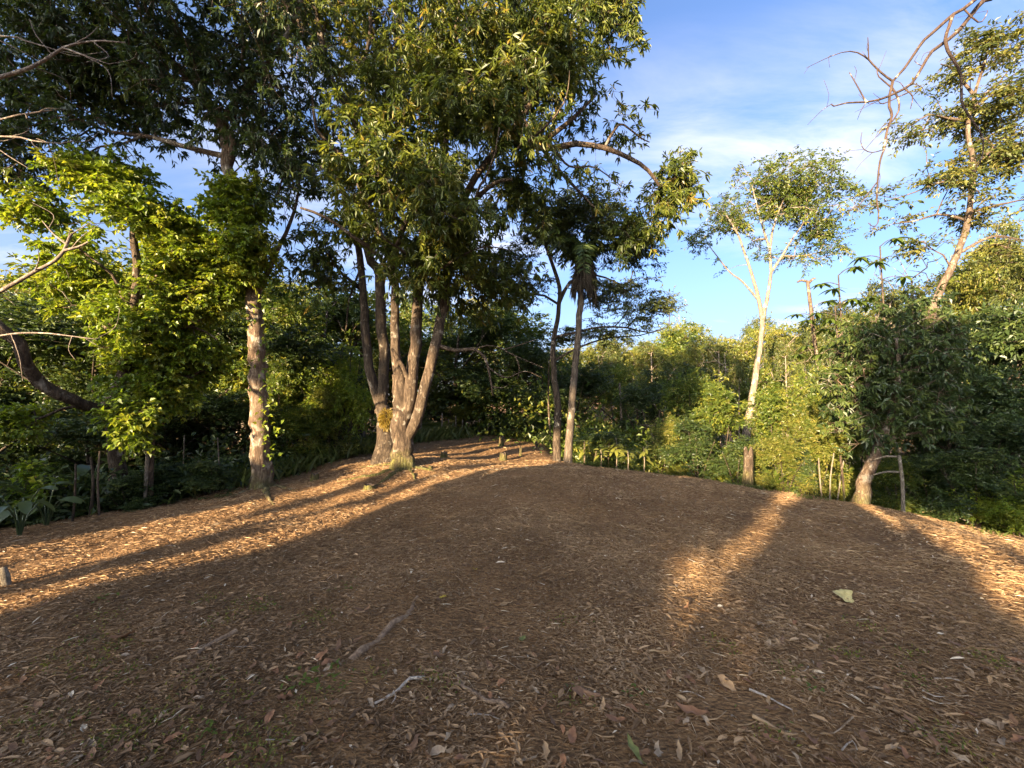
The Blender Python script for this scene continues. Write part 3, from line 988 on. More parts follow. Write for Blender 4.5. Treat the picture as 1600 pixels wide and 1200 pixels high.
sk.limb([c4(300, 487), c4(250, 520), c4(185, 585)], 0.0026, 0.0011, step=.06)
bare_twigs(sk, 2, .26, .20, .003)
finish_tree(sk, 'bare_tree', b5, 'tree beyond the right edge whose bare crooked branch hangs into the upper right sky', 'tree', M['bark_brown'], None, None, crown=False, flare=.5)

# palm with a skirt of dead fronds
b6 = G(888, 731)
d6 = max(b6[1], 9.5)
b6 = np.array((P(888, 731, d6)[0], P(888, 731, d6)[1], 0)); b6[2] = tz(b6[0], b6[1])
sk = Skel()
sk.limb([low(b6)] + pl(d6, (889, 700), (894, 640), (899, 570), (904, 510), (908, 460), (911, 420), (912, 390)), .095, .065, step=.2)
palm = finish_tree(sk, 'palm_tree', b6, 'slender palm tree with a skirt of dead hanging fronds below its head', 'palm', M['bark_palm'], None, None, crown=False, flare=.3, rough=.05)
hd = P(912, 392, d6)
def frond(length, az, el, droop, nl, lw, ll, bag):
    t = np.linspace(0, 1, 12)
    dirh = np.array((math.cos(az), math.sin(az), 0))
    pts = hd + dirh * (length * t * math.cos(el))[:, None] + np.array((0, 0, 1.0)) * (length * (math.sin(el) * t - droop * t ** 2))[:, None]
    bag.tube(pts, .016 * (1 - t * .8), 4)
    k = rng.random(nl)
    base = np.stack([np.interp(k, t, pts[:, i]) for i in range(3)], 1)
    side = np.cross(dirh, (0, 0, 1.0)) * np.where(rng.random((nl, 1)) < .5, 1, -1)
    dd = side * 1.0 + dirh * .6 + np.array((0, 0, -.55)) + rng.normal(0, .12, (nl, 3))
    Vl, Tl, Al = leaves(base, dd, ll * (1 - .55 * k), lw, rng.random(nl), fold=.1, droop=.25)
    bag.add(Vl, None, Tl, Al)
for i in range(13):
    bg_ = Bag()
    frond(rng.uniform(1.3, 1.9), i * 2.4 + .3, rng.uniform(.1, 1.2), rng.uniform(.55, .9), 110, .028, .42, bg_)
    bg_.build('frond', M['leaf_dark'], palm, b6, smooth=False)
for i in range(22):
    bg_ = Bag()
    a = i * 2.4
    n = 34
    L = rng.uniform(.8, 1.35)
    k = rng.random(n)
    base = hd + np.array((math.cos(a) * .12, math.sin(a) * .12, -.1)) + np.outer(k, (math.cos(a) * .16, math.sin(a) * .16, -L * .75))
    Vl, Tl, Al = leaves(base, rng.normal(0, .16, (n, 3)) + np.array((math.cos(a) * .12, math.sin(a) * .12, -1)), .38, .022, rng.random(n), fold=.1)
    bg_.add(Vl, None, Tl, Al)
    bg_.build('dead_frond', M['dead_frond'], palm, b6, smooth=False)

# feathery flat-topped tree next to the palm
b7 = np.array(P(869, 728, d6 + .3)); b7[2] = tz(b7[0], b7[1])
d7 = d6 + .3
sk = Skel()
sk.limb([low(b7)] + pl(d7, (870, 690), (872, 640), (866, 590), (864, 540), (872, 490), (874, 450), (862, 410), (848, 370), (838, 330)), .10, .03, step=.18)
sk.limb(pl(d7, (868, 530), (905, 518, -.1), (940, 511, -.2), (980, 512, -.3), (1015, 520, -.3), (1045, 510, -.3)), .04, .012)
sk.limb(pl(d7, (868, 560), (900, 545), (950, 528, .2), (1000, 524, .3), (1030, 515, .3)), .03, .01)
sk.limb(pl(d7, (873, 470), (890, 440), (930, 430), (960, 440), (985, 450)), .04, .012)
sk.limb(pl(d7, (873, 470), (885, 450), (910, 420), (925, 390), (940, 360)), .04, .012)
C = crown_points([ell(1000, 500, d7 - .3, 75, 26, .7), ell(960, 450, d7, 60, 25, .7), ell(950, 380, d7, 70, 40, .9), ell(840, 400, d7, 60, 70, .9), ell(960, 520, d7 + .3, 90, 20, .7), ell(900, 340, d7, 80, 40, .9), ell(1040, 480, d7 - .2, 32, 14, .3, 2), ell(990, 400, d7, 40, 26, .5)], 300, .40, 1.2, 15)
sk.grow(C, 0.22)
finish_tree(sk, 'feathery_tree', b7, 'slim feathery leaved tree standing beside the palm, its flat sprays reaching right', 'tree', M['bark_dark'], M['leaf_feather'],
            lambda C, D: foliage(C, D, 'flat', 90, .34, .085, .030, .4, .22, flat=.35), flare=.3, rt=.0045, seed=21)

# tall pale tree right of the centre
d8 = 17.0
b8 = P(1168, 700, d8); b8[2] = tz(b8[0], b8[1])
sk = Skel()
sk.limb([low(b8)] + pl(d8, (1166, 690), (1172, 640), (1180, 590), (1188, 540), (1191, 500), (1186, 470), (1178, 440), (1165, 400), (1150, 360), (1130, 330)), .19, .025, step=.3)
sk.limb(pl(d8, (1191, 505), (1200, 460), (1205, 425), (1203, 390), (1210, 350), (1225, 310), (1235, 280)), .085, .02)
sk.limb(pl(d8, (1205, 425), (1222, 400), (1240, 370), (1265, 340), (1290, 320)), .055, .015)
sk.limb(pl(d8, (1186, 470), (1160, 440), (1140, 425), (1120, 400), (1105, 380)), .05, .015)
sk.limb(pl(d8, (1203, 390), (1190, 350), (1180, 310), (1175, 290)), .05, .015)
sk.limb(pl(d8, (1222, 400), (1250, 400), (1280, 395)), .04, .02)
C = crown_points([ell(1118, 372, d8, 38, 28, 1.6, 2.2), ell(1140, 330, d8, 34, 34, 1.6, 2.2), ell(1178, 300, d8, 42, 40, 2), ell(1215, 285, d8, 30, 34, 1.6), ell(1250, 300, d8, 44, 42, 2), ell(1295, 335, d8, 36, 44, 1.6), ell(1240, 365, d8, 62, 40, 2, .7),
                  ell(1160, 390, d8, 55, 30, 1.5, .6), ell(1275, 395, d8, 40, 28, 1.2, .7), ell(1312, 296, d8, 22, 16, .8), ell(1205, 262, d8, 16, 18, .8), ell(1098, 365, d8, 16, 18, .8), ell(1268, 262, d8, 14, 16, .8), ell(1190, 350, d8, 60, 36, 1.5, .9), ell(1165, 375, d8, 50, 30, 1.5, 1.2)], 620, .44, 1.1, 31)
sk.grow(C, 0.4)
finish_tree(sk, 'tall_tree', b8, 'tall pale trunked tree with an open airy crown against the sky right of centre', 'tree', M['bark_pale'], M['leaf_forest'],
            lambda C, D: foliage(C, D, 'round', 36, .40, .13, .055, .4, .25, flat=.9), flare=.4, rt=.010, seed=33)

# far right tall tree
d9 = 13.0
b9 = P(1440, 640, d9); b9[2] = tz(b9[0], b9[1])
sk = Skel()
sk.limb([low(b9), P(1442, 600, d9)] + pl(d9, (1450, 520), (1462, 475), (1480, 430), (1500, 385), (1512, 345), (1518, 300), (1520, 250), (1512, 200), (1522, 150), (1535, 110), (1545, 70)), .18, .03, step=.25)
for q in ([(1518, 260), (1550, 235), (1590, 225)], [(1515, 210), (1480, 185), (1450, 180), (1425, 195)], [(1522, 150), (1560, 130), (1600, 130)], [(1520, 300), (1470, 285), (1430, 300), (1400, 310)], [(1512, 345), (1470, 335), (1430, 345), (1395, 350)],
          [(1516, 330), (1560, 320), (1610, 310)], [(1500, 385), (1550, 370), (1600, 375)], [(1525, 140), (1490, 110), (1470, 100)]):
    sk.limb(pl(d9, *[(a, b, rng.uniform(-.5, .5)) for a, b in q]), .05, .015)
C = crown_points([ell(1540, 85, d9, 60, 34, 1.4), ell(1470, 120, d9, 42, 24, 1), ell(1440, 190, d9, 30, 30, .9, 1.2), ell(1500, 175, d9, 60, 30, 1.2), ell(1580, 150, d9, 45, 50, 1.2), ell(1440, 300, d9, 60, 24, 1.2), ell(1430, 345, d9, 55, 18, 1), ell(1420, 385, d9, 45, 14, .9),
                  ell(1560, 240, d9, 60, 40, 1.2), ell(1500, 250, d9, 45, 30, 1.2), ell(1570, 320, d9, 60, 30, 1.2), ell(1580, 390, d9, 50, 30, 1.2), ell(1490, 330, d9, 50, 20, 1.2)], 380, .58, 1.0, 41)
sk.grow(C, 0.35)
finish_tree(sk, 'tall_tree', b9, 'tall tree at the far right with tiers of leaves climbing a leaning trunk', 'tree', M['bark_mid'], M['leaf_feather'],
            lambda C, D: foliage(C, D, 'flat', 50, .45, .14, .06, .6, .25, flat=.4), flare=.3, rt=.008, seed=43)

# leaning tree with a dark round crown at the right
b10 = G(1341, 786)
d10 = b10[1]
sk = Skel()
sk.limb([low(b10)] + pl(d10, (1350, 755), (1362, 725), (1374, 695), (1390, 660), (1400, 620), (1404, 570), (1400, 530)), .115, .018, step=.14)
sk.limb(pl(d10, (1374, 695), (1410, 680, -.1), (1440, 676, -.2), (1465, 670, -.2)), .035, .012)
sk.limb(pl(d10, (1380, 690), (1345, 650, .2), (1330, 600, .3)), .04, .02)
C = crown_points([ell(1395, 560, d10 + .3, 85, 85, .9), ell(1350, 620, d10 + .3, 55, 60, .6), ell(1430, 640, d10, 55, 45, .6), ell(1440, 530, d10 + .4, 50, 60, .7), ell(1370, 680, d10, 55, 16, .4, .8)], 420, .22, 1.0, 51)
sk.grow(C, 0.22)
finish_tree(sk, 'leaning_tree', b10, 'leaning tree at the right edge of the clearing, sunlit trunk below a dark crown', 'tree', M['bark_left'], M['leaf_dark'],
            lambda C, D: foliage(C, D, 'tuft', 60, .30, .115, .042, .55, .25), flare=.4, rt=.005, seed=53)

# ------------------------------------------------------------------ forest trees and bushes: prototypes, then copies


def make_forest_tree(name, h, spread, leafm, bark, style, per, L, W, seed, ncl, trunk_r=.16, hole=.36, lean=0.3, clear=.35, tint=.5, flat=1.0, rad=.55):
    sk = Skel(9000)
    b = np.zeros(3)
    a = rng.uniform(0, 6.28)
    top = np.array((math.cos(a) * lean, math.sin(a) * lean, h * .8))
    sk.limb([b - (0, 0, .3), top * .25 + rng.normal(0, .15, 3), top * .55 + rng.normal(0, .2, 3), top], trunk_r, trunk_r * .3, step=.5)
    for k in range(4):
        a = k * 1.7 + rng.uniform(0, .6)
        s = rng.uniform(.35, .6)
        p0 = top * s
        e = p0 + np.array((math.cos(a) * spread * .7, math.sin(a) * spread * .7, h * .28))
        sk.limb([p0, (p0 + e) / 2 + (0, 0, .1), e], trunk_r * .45, trunk_r * .12, step=.5)
    E = []
    for k in range(14):
        a = rng.uniform(0, 6.28); q = rng.uniform(.2, 1) ** .5; rr_ = rng.uniform(.24, .44)
        E.append((np.array((math.cos(a) * spread * .68 * q, math.sin(a) * spread * .68 * q, h * rng.uniform(clear + .08, .95) * (1 - .12 * q))), (spread * rr_, spread * rr_, h * rr_ * .32 * flat), 1))
    E.append((np.array((0, 0, h * .82)), (spread * .5, spread * .5, h * .16 * flat), 1))
    sk.grow(crown_points(E, ncl, hole, .7, seed), .5)
    return finish_tree(sk, name, b, 'x', 'tree', bark, leafm, lambda C, D: foliage(C, D, style, per, rad, L, W, tint, .22, flat=flat), flare=.4, rt=.008, twig_sides=3, sides=8, seed=seed)


def make_bush(name, h, spread, leafm, style, per, L, W, seed, ncl, hole=.44, tint=.5, stems=6, rad=.34, cat='bush'):
    root = thing(name, (0, 0, 0), 'x', cat)
    sk = Skel(6000)
    sk.node(np.array((0, 0, -.15)), -1, .04, True)
    for k in range(stems):
        a = k * 6.28 / stems + rng.uniform(0, .8)
        q = rng.uniform(.15, .5)
        sk.limb([np.array((0, 0, -.15)), np.array((math.cos(a) * spread * q * .5, math.sin(a) * spread * q * .5, h * .35)), np.array((math.cos(a) * spread * q, math.sin(a) * spread * q, h * rng.uniform(.55, .85)))], .03, .012, step=.25)
    E = []
    for k in range(15):
        a = rng.uniform(0, 6.28); q = rng.uniform(0, 1) ** .5
        zz = rng.uniform(.12, .92)
        rr_ = rng.uniform(.22, .42)
        E.append((np.array((math.cos(a) * spread * .75 * q * (1.15 - .7 * zz), math.sin(a) * spread * .75 * q * (1.15 - .7 * zz), h * zz)), (spread * rr_, spread * rr_, h * rr_ * .42), 1))
    cp = crown_points(E, ncl, hole, 1.3, seed)
    ex = cp[:60].copy()
    ex[:, :2] *= rng.uniform(1.05, 1.45, (60, 1)); ex[:, 2] += rng.uniform(-.1, .55, 60)      # sprays that stick out of the outline
    sk.grow(np.concatenate((cp, ex)), .25)
    sk.radii(.006)
    for k, (ids, r0, rad_) in enumerate(sk.limbs):
        V, Q, T = tube(sk.p[ids], rad_, 6)
        link('stem', make_mesh('stem', V, [(Q, 0, True), (T, 0, True)], [M['bark_dark']]), root)
    b = Bag()
    sk.twigs(b, 3)
    Vt, Qt, Tt, At = b.arrays()
    C, D = sk.tipdir()
    Vl, Tl, Al = foliage(C, D, style, per, rad, L, W, tint, .24)
    link('foliage', make_mesh('foliage', np.concatenate((Vt, Vl)), [(Qt, 1, True), (Tt, 1, True), (Tl + len(Vt), 0, False)], [leafm, M['bark_dark']], {'tint': np.concatenate((At, Al))}), root)
    return root


PROTO = {
    'dense': (make_forest_tree('forest_tree', 10, 3.4, M['leaf_forest'], M['bark_dark'], 'round', 46, .20, .10, 61, 330, hole=.28), 10, 3.4),
    'dark': (make_forest_tree('forest_tree', 10, 3.2, M['leaf_dark'], M['bark_dark'], 'round', 46, .20, .10, 62, 330, hole=.25, clear=.15), 10, 3.2),
    'gold': (make_forest_tree('forest_tree', 10, 3.6, M['leaf_gold'], M['bark_pale'], 'flat', 46, .17, .08, 63, 300, hole=.36, flat=.6), 10, 3.6),
    'open': (make_forest_tree('forest_tree', 10, 3.2, M['leaf_feather'], M['bark_pale'], 'flat', 40, .17, .07, 64, 210, hole=.42, flat=.5), 10, 3.2),
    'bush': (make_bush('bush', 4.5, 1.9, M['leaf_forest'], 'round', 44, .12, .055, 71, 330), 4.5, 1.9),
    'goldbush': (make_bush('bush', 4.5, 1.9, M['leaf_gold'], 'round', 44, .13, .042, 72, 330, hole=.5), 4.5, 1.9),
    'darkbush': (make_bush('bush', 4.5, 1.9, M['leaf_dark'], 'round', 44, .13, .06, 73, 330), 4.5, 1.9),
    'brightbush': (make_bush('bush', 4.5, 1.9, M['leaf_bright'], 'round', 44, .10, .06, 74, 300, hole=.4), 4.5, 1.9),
}
USED = set()
LABELS = set()
MARKS = [(-400, 'cut off by the left edge'), (30, 'at the left edge of the picture'), (110, 'left of the bright leafy tree'), (200, 'behind the bright leafy tree'), (300, 'between the bright leafy tree and the left trunk'), (405, 'behind the mottled left trunk'),
         (480, 'right of the mottled left trunk'), (560, 'left of the mango stems'), (640, 'behind the mango trunk'), (715, 'above the end of the ridge path'), (780, 'behind the drooping dead branch'), (845, 'left of the feathery tree'), (905, 'behind the palm trunk'),
         (965, 'just right of the palm'), (1045, 'in the dip midway between palm and tall pale tree'), (1100, 'left of the tall pale trunk'), (1150, 'against the tall pale trunk'), (1215, 'right of the tall pale trunk'), (1255, 'left of the broken orange trunk'), (1310, 'behind the broken orange trunk'),
         (1350, 'behind the leaning tree'), (1420, 'above the dark round crown'), (1465, 'at the foot of the tiered tall tree'), (1530, 'left of the right edge'), (1600, 'at the right edge of the picture'), (1720, 'cut off by the right edge')]
TONE = {'dense': 'green', 'dark': 'dark', 'gold': 'golden', 'open': 'thin leaved'}


def plant(kind, px, top, d, wpx, label, group=None, zsink=0.1, minz=None):
    """place a tree or bush so that its top reaches pixel row top and its crown is about wpx wide"""
    proto, h0, s0 = PROTO[kind]
    if group and kind in TONE and 'horizon' not in group:
        mk = min(MARKS, key=lambda a_: abs(a_[0] - px))[1]
        for far in ('', 'farther ', 'nearer ', 'lower ', 'taller '):
            cand = '%s%s forest tree %s' % (far, TONE[kind], mk)
            if cand not in LABELS:
                label = cand; LABELS.add(cand)
                break
    q = P(px, top, d)
    z = tz(q[0], q[1]) - zsink
    h = max(q[2] - z, .4)
    w = wpx / 2 * d / F * (1.25 if 'bush' in kind else 1.0)
    sc = (w / s0, w / s0, h / h0)
    rz = rng.uniform(0, 6.28)
    if kind not in USED:
        USED.add(kind)
        proto.location = (q[0], q[1], z); proto.rotation_euler = (0, 0, rz); proto.scale = sc
        proto['label'] = label
        if group: proto['group'] = group
        return proto
    return copy_tree(proto, (q[0], q[1], z), rz, sc, label, group)


GL = 'forest trees behind the left side of the clearing'
for kind, px, top, d, w in [('dense', 30, 450, 13, 300), ('gold', 70, 400, 20, 330), ('dark', 160, 470, 11.5, 300), ('dark', -80, 420, 11, 300), ('dense', 250, 400, 14, 300),
                            ('dark', 330, 470, 12.5, 260), ('dense', 440, 430, 13, 230), ('dark', 470, 500, 11.8, 200), ('dense', 560, 440, 19, 260), ('dark', 500, 420, 16, 240),
                            ('gold', 400, 400, 21, 330), ('dense', 300, 330, 22, 320), ('dark', 60, 560, 10.2, 240), ('dark', 250, 580, 10.2, 230), ('dark', 360, 600, 10.6, 200), ('dense', -200, 380, 15, 330),
                            ('dense', 150, 360, 25, 320), ('dark', -30, 600, 8.2, 260), ('dark', 150, 640, 8.6, 220)]:
    plant(kind, px, top, d, w, 'leafy forest tree in the shaded green mass behind the trees on the left', GL)
GC = 'forest trees behind the mango at the end of the ridge'
for kind, px, top, d, w in [('dense', 640, 500, 24, 240), ('dark', 720, 480, 21, 220), ('dense', 800, 470, 23, 220), ('dark', 780, 560, 20, 170), ('dark', 840, 520, 17.5, 170), ('dense', 690, 600, 21, 150), ('dark', 900, 560, 17, 150), ('dark', 850, 600, 15.5, 130), ('dark', 760, 600, 21, 150)]:
    plant(kind, px, top, d, w, 'dark forest tree closing off the far end of the ridge behind the mango', GC)
GV = 'sunlit treetops in the valley beyond the crest'
for kind, px, top, d, w in [('gold', 925, 515, 34, 150), ('gold', 985, 520, 40, 150), ('dense', 1050, 500, 44, 150), ('gold', 1090, 520, 37, 130), ('gold', 1140, 505, 42, 150), ('dense', 960, 560, 26, 140), ('gold', 1215, 480, 40, 140),
                            ('gold', 1250, 500, 30, 130), ('gold', 1300, 500, 34, 150), ('dense', 1180, 560, 27, 140), ('gold', 1240, 590, 22, 110), ('open', 945, 490, 31, 120), ('open', 1020, 505, 36, 110), ('gold', 1065, 478, 47, 90), ('open', 1120, 500, 33, 110), ('open', 1170, 470, 45, 90), ('open', 1265, 455, 30, 110), ('open', 1330, 430, 24, 120), ('open', 1228, 500, 21, 90), ('open', 1290, 470, 19, 80), ('open', 1150, 540, 24, 90), ('dense', 1290, 560, 24, 130), ('gold', 1340, 470, 30, 150)]:
    plant(kind, px, top, d, w, 'sunlit treetop in the valley forest beyond the crest', GV)
GR = 'forest trees behind the right side of the clearing'
for kind, px, top, d, w in [('gold', 1400, 440, 22, 160), ('open', 1450, 400, 20, 170), ('open', 1390, 390, 17, 120), ('open', 1490, 370, 21, 130), ('open', 1540, 300, 24, 130), ('open', 1600, 330, 16, 170), ('gold', 1560, 340, 19, 200), ('gold', 1620, 330, 22, 220), ('dark', 1500, 480, 11.5, 200), ('dark', 1590, 450, 10.5, 220), ('dark', 1680, 440, 9.5, 260), ('dark', 1470, 560, 9.4, 170),
                            ('dark', 1570, 560, 8.6, 190), ('dense', 1780, 420, 12, 300), ('dark', 1540, 640, 7.8, 170), ('dark', 1660, 600, 7.6, 220), ('dense', 1320, 560, 13, 120), ('dark', 1430, 620, 10, 130)]:
    plant(kind, px, top, d, w, 'dark forest tree in the shaded wall of leaves at the right', GR)
GF = 'far forest trees on the horizon'
for k in range(46):
    px = -500 + k * 56 + rng.uniform(-20, 20)
    d = rng.uniform(52, 85)
    if 880 < px < 1350 and d < 70: d += 12
    plant(['dense', 'gold', 'dense'][k % 3], px, rng.uniform(520, 560) if 850 < px < 1350 else rng.uniform(440, 520), d, rng.uniform(110, 150), 'distant forest tree low on the horizon behind the nearer trees', GF)

plant('dark', 1045, 560, 19, 150, 'dark round topped tree in the dip beyond the crest, right of the palm')
plant('dark', 1000, 590, 16, 120, 'dark green tree between the palm and the bushes past the crest', None)
GB = 'bushes growing just past the crest of the mound'
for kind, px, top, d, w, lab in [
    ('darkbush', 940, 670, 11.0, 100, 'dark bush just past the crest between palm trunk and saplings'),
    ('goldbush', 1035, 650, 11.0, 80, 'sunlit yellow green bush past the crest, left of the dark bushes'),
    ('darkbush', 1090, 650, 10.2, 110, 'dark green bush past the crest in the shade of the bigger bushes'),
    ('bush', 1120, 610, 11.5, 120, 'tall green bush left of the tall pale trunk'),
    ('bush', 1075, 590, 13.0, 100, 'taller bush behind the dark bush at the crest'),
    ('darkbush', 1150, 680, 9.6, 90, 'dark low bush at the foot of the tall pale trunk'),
    ('bush', 1205, 610, 10.8, 110, 'green bush right of the tall pale trunk'), ('goldbush', 1240, 625, 10.2, 90, 'golden sunlit bush right of the tall pale trunk'), ('darkbush', 1255, 690, 8.6, 60, 'small dark bush between the two golden ones'),  # small dark bush added to bring shading into the golden mass
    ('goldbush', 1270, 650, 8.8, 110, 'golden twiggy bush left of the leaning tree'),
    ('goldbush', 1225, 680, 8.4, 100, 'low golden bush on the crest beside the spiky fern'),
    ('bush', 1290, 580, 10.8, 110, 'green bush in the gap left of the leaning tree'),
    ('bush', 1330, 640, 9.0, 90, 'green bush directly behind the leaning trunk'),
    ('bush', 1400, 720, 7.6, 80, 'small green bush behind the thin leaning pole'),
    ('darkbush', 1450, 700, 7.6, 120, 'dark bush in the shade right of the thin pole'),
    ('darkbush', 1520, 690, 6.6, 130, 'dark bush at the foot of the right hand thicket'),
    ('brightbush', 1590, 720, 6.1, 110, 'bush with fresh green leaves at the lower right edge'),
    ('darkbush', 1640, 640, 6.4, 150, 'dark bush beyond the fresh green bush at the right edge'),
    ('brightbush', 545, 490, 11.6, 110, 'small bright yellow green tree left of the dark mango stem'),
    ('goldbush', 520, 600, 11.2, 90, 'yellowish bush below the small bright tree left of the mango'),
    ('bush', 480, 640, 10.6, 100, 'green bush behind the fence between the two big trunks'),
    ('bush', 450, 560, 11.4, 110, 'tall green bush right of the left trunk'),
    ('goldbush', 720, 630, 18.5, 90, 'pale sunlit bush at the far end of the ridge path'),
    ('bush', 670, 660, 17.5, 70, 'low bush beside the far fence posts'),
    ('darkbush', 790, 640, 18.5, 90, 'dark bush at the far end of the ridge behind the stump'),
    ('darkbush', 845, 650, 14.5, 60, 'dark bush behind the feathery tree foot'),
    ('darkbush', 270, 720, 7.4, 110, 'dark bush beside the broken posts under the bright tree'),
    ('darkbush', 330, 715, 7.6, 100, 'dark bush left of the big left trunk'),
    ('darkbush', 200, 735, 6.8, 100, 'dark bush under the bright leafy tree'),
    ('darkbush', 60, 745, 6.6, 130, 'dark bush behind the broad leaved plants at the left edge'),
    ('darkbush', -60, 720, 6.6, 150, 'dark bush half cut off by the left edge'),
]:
    plant(kind, px, top, d, w, lab, None)
#PART3
# ------------------------------------------------------------------ unseen trees behind the viewpoint, crowns shaped to shade the clearing
rng_main = rng
rng = np.random.default_rng(404)
TE = math.tan(R(SUN_EL))
SD = np.array((math.sin(R(SUN_AZ)), math.cos(R(SUN_AZ)), 0)); SP = np.array((SD[1], -SD[0], 0))


def shade(u, q):
    """does the wood behind the camera block the sunray with lateral offset u and height q beside the camera"""
    q0, u0 = q, u
    u = u + .18 * vnoise(u * 1.3, q * .9, 77) + .08 * vnoise(u * 4, q * 3, 78)
    q = q + .25 * vnoise(u * 2.1, q * 1.2, 79)
    s = np.zeros(np.shape(u), bool)
    uc = -.78 + (np.clip(q0, 0, 2) - .68) * .62           # slanting gap that lights the patch right of the middle
    gap = (np.abs(u0 - uc) < .29) & (q0 > .45)
    s |= (u > -4.5) & (u < .1) & (q < 1.75) & ~gap
    s |= (u > -.12) & (u < .6) & (q < 1.6) & ~gap  # leaf mass shaped to stand in for the viewer's own shadow
    s |= (u > .5) & (u < 1.1) & (q < 1.40)
    s |= (u > 1.45) & (u < 9) & (q < 1.0)
    s |= (u > 1.0) & (u < 9) & (q > 1.75) & (q < 5.0)
    s |= (u < -4.4) & (u > -7.0) & (q < -.35)
    s |= (np.abs(u0 + 5.5 + .2 * q0) < .03) & (q0 > .1) & (q0 < 1.5)  # thin strips of leaves added to throw streaks of shadow
    s |= (np.abs(u0 + 6.35 + .1 * q0) < .05) & (q0 > .25) & (q0 < 1.3)
    s |= (np.abs(u0 + 4.95 - .05 * q0) < .02) & (q0 > .7) & (q0 < 1.8)
    s |= (u > -9) & (u < -2.6) & (q > 2.6) & (q < 9.5) & (vnoise(u0 * 1.15 + 4, q0 * .95, 55) + .5 * vnoise(u0 * 3, q0 * 2.6, 56) > .13)  # leaf blobs added high up to dapple the mango crown
    s |= (u < -7.6) & (u > -16) & (q > 6.0) & (q < 10)
    s |= (u < -7.6) & (u > -13) & (q < .85)
    s |= (u < -9.2) & (u > -13) & (q < 2.4)
    s |= (u > -5.0) & (u < -2.8) & (q > 3.8) & (q < 6.2)
    return s


for k, (ua, ub, s0, hmax, lab) in enumerate([(-16, -11, -17, 15, 0), (-11, -7, -15, 15, 1), (-7.2, -4, -16, 13, 2), (-4.8, -1.6, -14, 13, 3), (-2.4, 0.9, -15, 8, 4), (.3, 3.3, -14, 11, 5), (2.7, 6.3, -16, 11, 6), (5.8, 9.5, -15, 11, 7)]):
    rng = np.random.default_rng(404 + 7 * k)
    base = SD * s0 + SP * (ua + ub) / 2
    base[2] = tz(base[0], base[1])
    sk = Skel(20000)
    sk.limb([low(base), base + (0.1, 0, hmax * .2), base + (-.1, .1, hmax * .4)], .16, .06, step=.4)
    n = 9000
    u = rng.uniform(ua, ub, n); s = s0 + rng.uniform(-1.4, 1.4, n); h = rng.uniform(.3, hmax, n)
    q = h + TE * s
    ok = shade(u, q)  # leaf clusters kept only where their shadow is wanted
    C = SD * s[:, None] + SP * u[:, None]
    C[:, 2] = h
    C = C[ok]
    if not len(C): continue
    area = ok.mean() * (ub - ua) * hmax
    C = C[:int(min(len(C), area * 50))]
    sk.grow(C, .5)
    words = ['first', 'second']
    labs = ['tall leafy tree standing behind the viewpoint far to the left', 'tall leafy tree behind the viewpoint to the left', 'low leafy tree behind the viewpoint beside the sunlit gap', 'leafy tree directly behind the viewpoint on its left side',
            'low leafy tree directly behind the viewpoint', 'leafy tree behind the viewpoint on its right side', 'broad leafy tree behind the viewpoint to the right', 'leafy tree behind the viewpoint far to the right']
    finish_tree(sk, 'leafy_tree', base, labs[lab], 'tree', M['bark_dark'], M['leaf_forest'], lambda C, D: foliage(C, D, 'round', 45, .16, .20, .14, .5, .2), flare=.3, rt=.006, twig_sides=3, seed=90 + k)

rng = rng_main

# ------------------------------------------------------------------ roots, stumps, fence, poles


def groundline(pts, lift=0.0):
    out = []
    for p_ in pts:
        q = G(*p_[:2]) if len(p_) < 4 else np.array(p_[:3])
        q = q.copy(); q[2] = tz(q[0], q[1]) + lift
        out.append(q)
    return out


def lay(pts, r0, r1, name, mat, label, cat, lift=0.4, sides=7, wob=.35, step=.05, group=None, rough=.12, seed=1):
    """a stick or root lying on the ground along photograph pixels"""
    c = catmull(groundline(pts), step)
    t = np.linspace(0, 1, len(c))
    rad = r0 + (r1 - r0) * t
    c[:, 2] = terrain(c[:, 0], c[:, 1]) + rad * lift
    c = c + rng.normal(0, 1, c.shape) * (rad * wob * .35)[:, None]
    V, Q, T = tube(c, rad, sides, rough=rough, seed=seed)
    o = c[0].copy()
    ob = link(name, make_mesh(name, V - o, [(Q, 0, True), (T, 0, True)], [mat]), None, o)
    return tag(ob, label, cat, group) if label else ob


mango = [o for o in bpy.data.objects if o.name == 'mango_tree'][0]
def tree_root(tree, pts, r0, r1, mat, lift=.2, seed=1):
    o = lay(pts, r0, r1, 'root', mat, None, None, lift, 8, .5, .08, None, .16, seed)
    w = np.array(o.location)
    o.parent = tree
    o.location = Vector(w) - tree.location
for k, q in enumerate([[(622, 728), (590, 742), (555, 748), (525, 753)], [(630, 733), (612, 744), (596, 754), (580, 762)], [(645, 730), (660, 733), (680, 736)], [(612, 726), (585, 728), (560, 730)],
                       [(640, 733), (646, 742), (650, 752)]]):
    tree_root(mango, q, (.08, .07, .06, .05, .05)[k], .015, M['bark_mango'], -.25, k)
lt = [o for o in bpy.data.objects if o.get('label', '').startswith('tall tree on the left')][0]
for k, q in enumerate([[(400, 758), (388, 766), (372, 772), (352, 782)], [(415, 765), (420, 778), (428, 790)], [(420, 760), (440, 762), (462, 768)]]):
    tree_root(lt, q, .07, .015, M['bark_left'], -.2, k + 9)

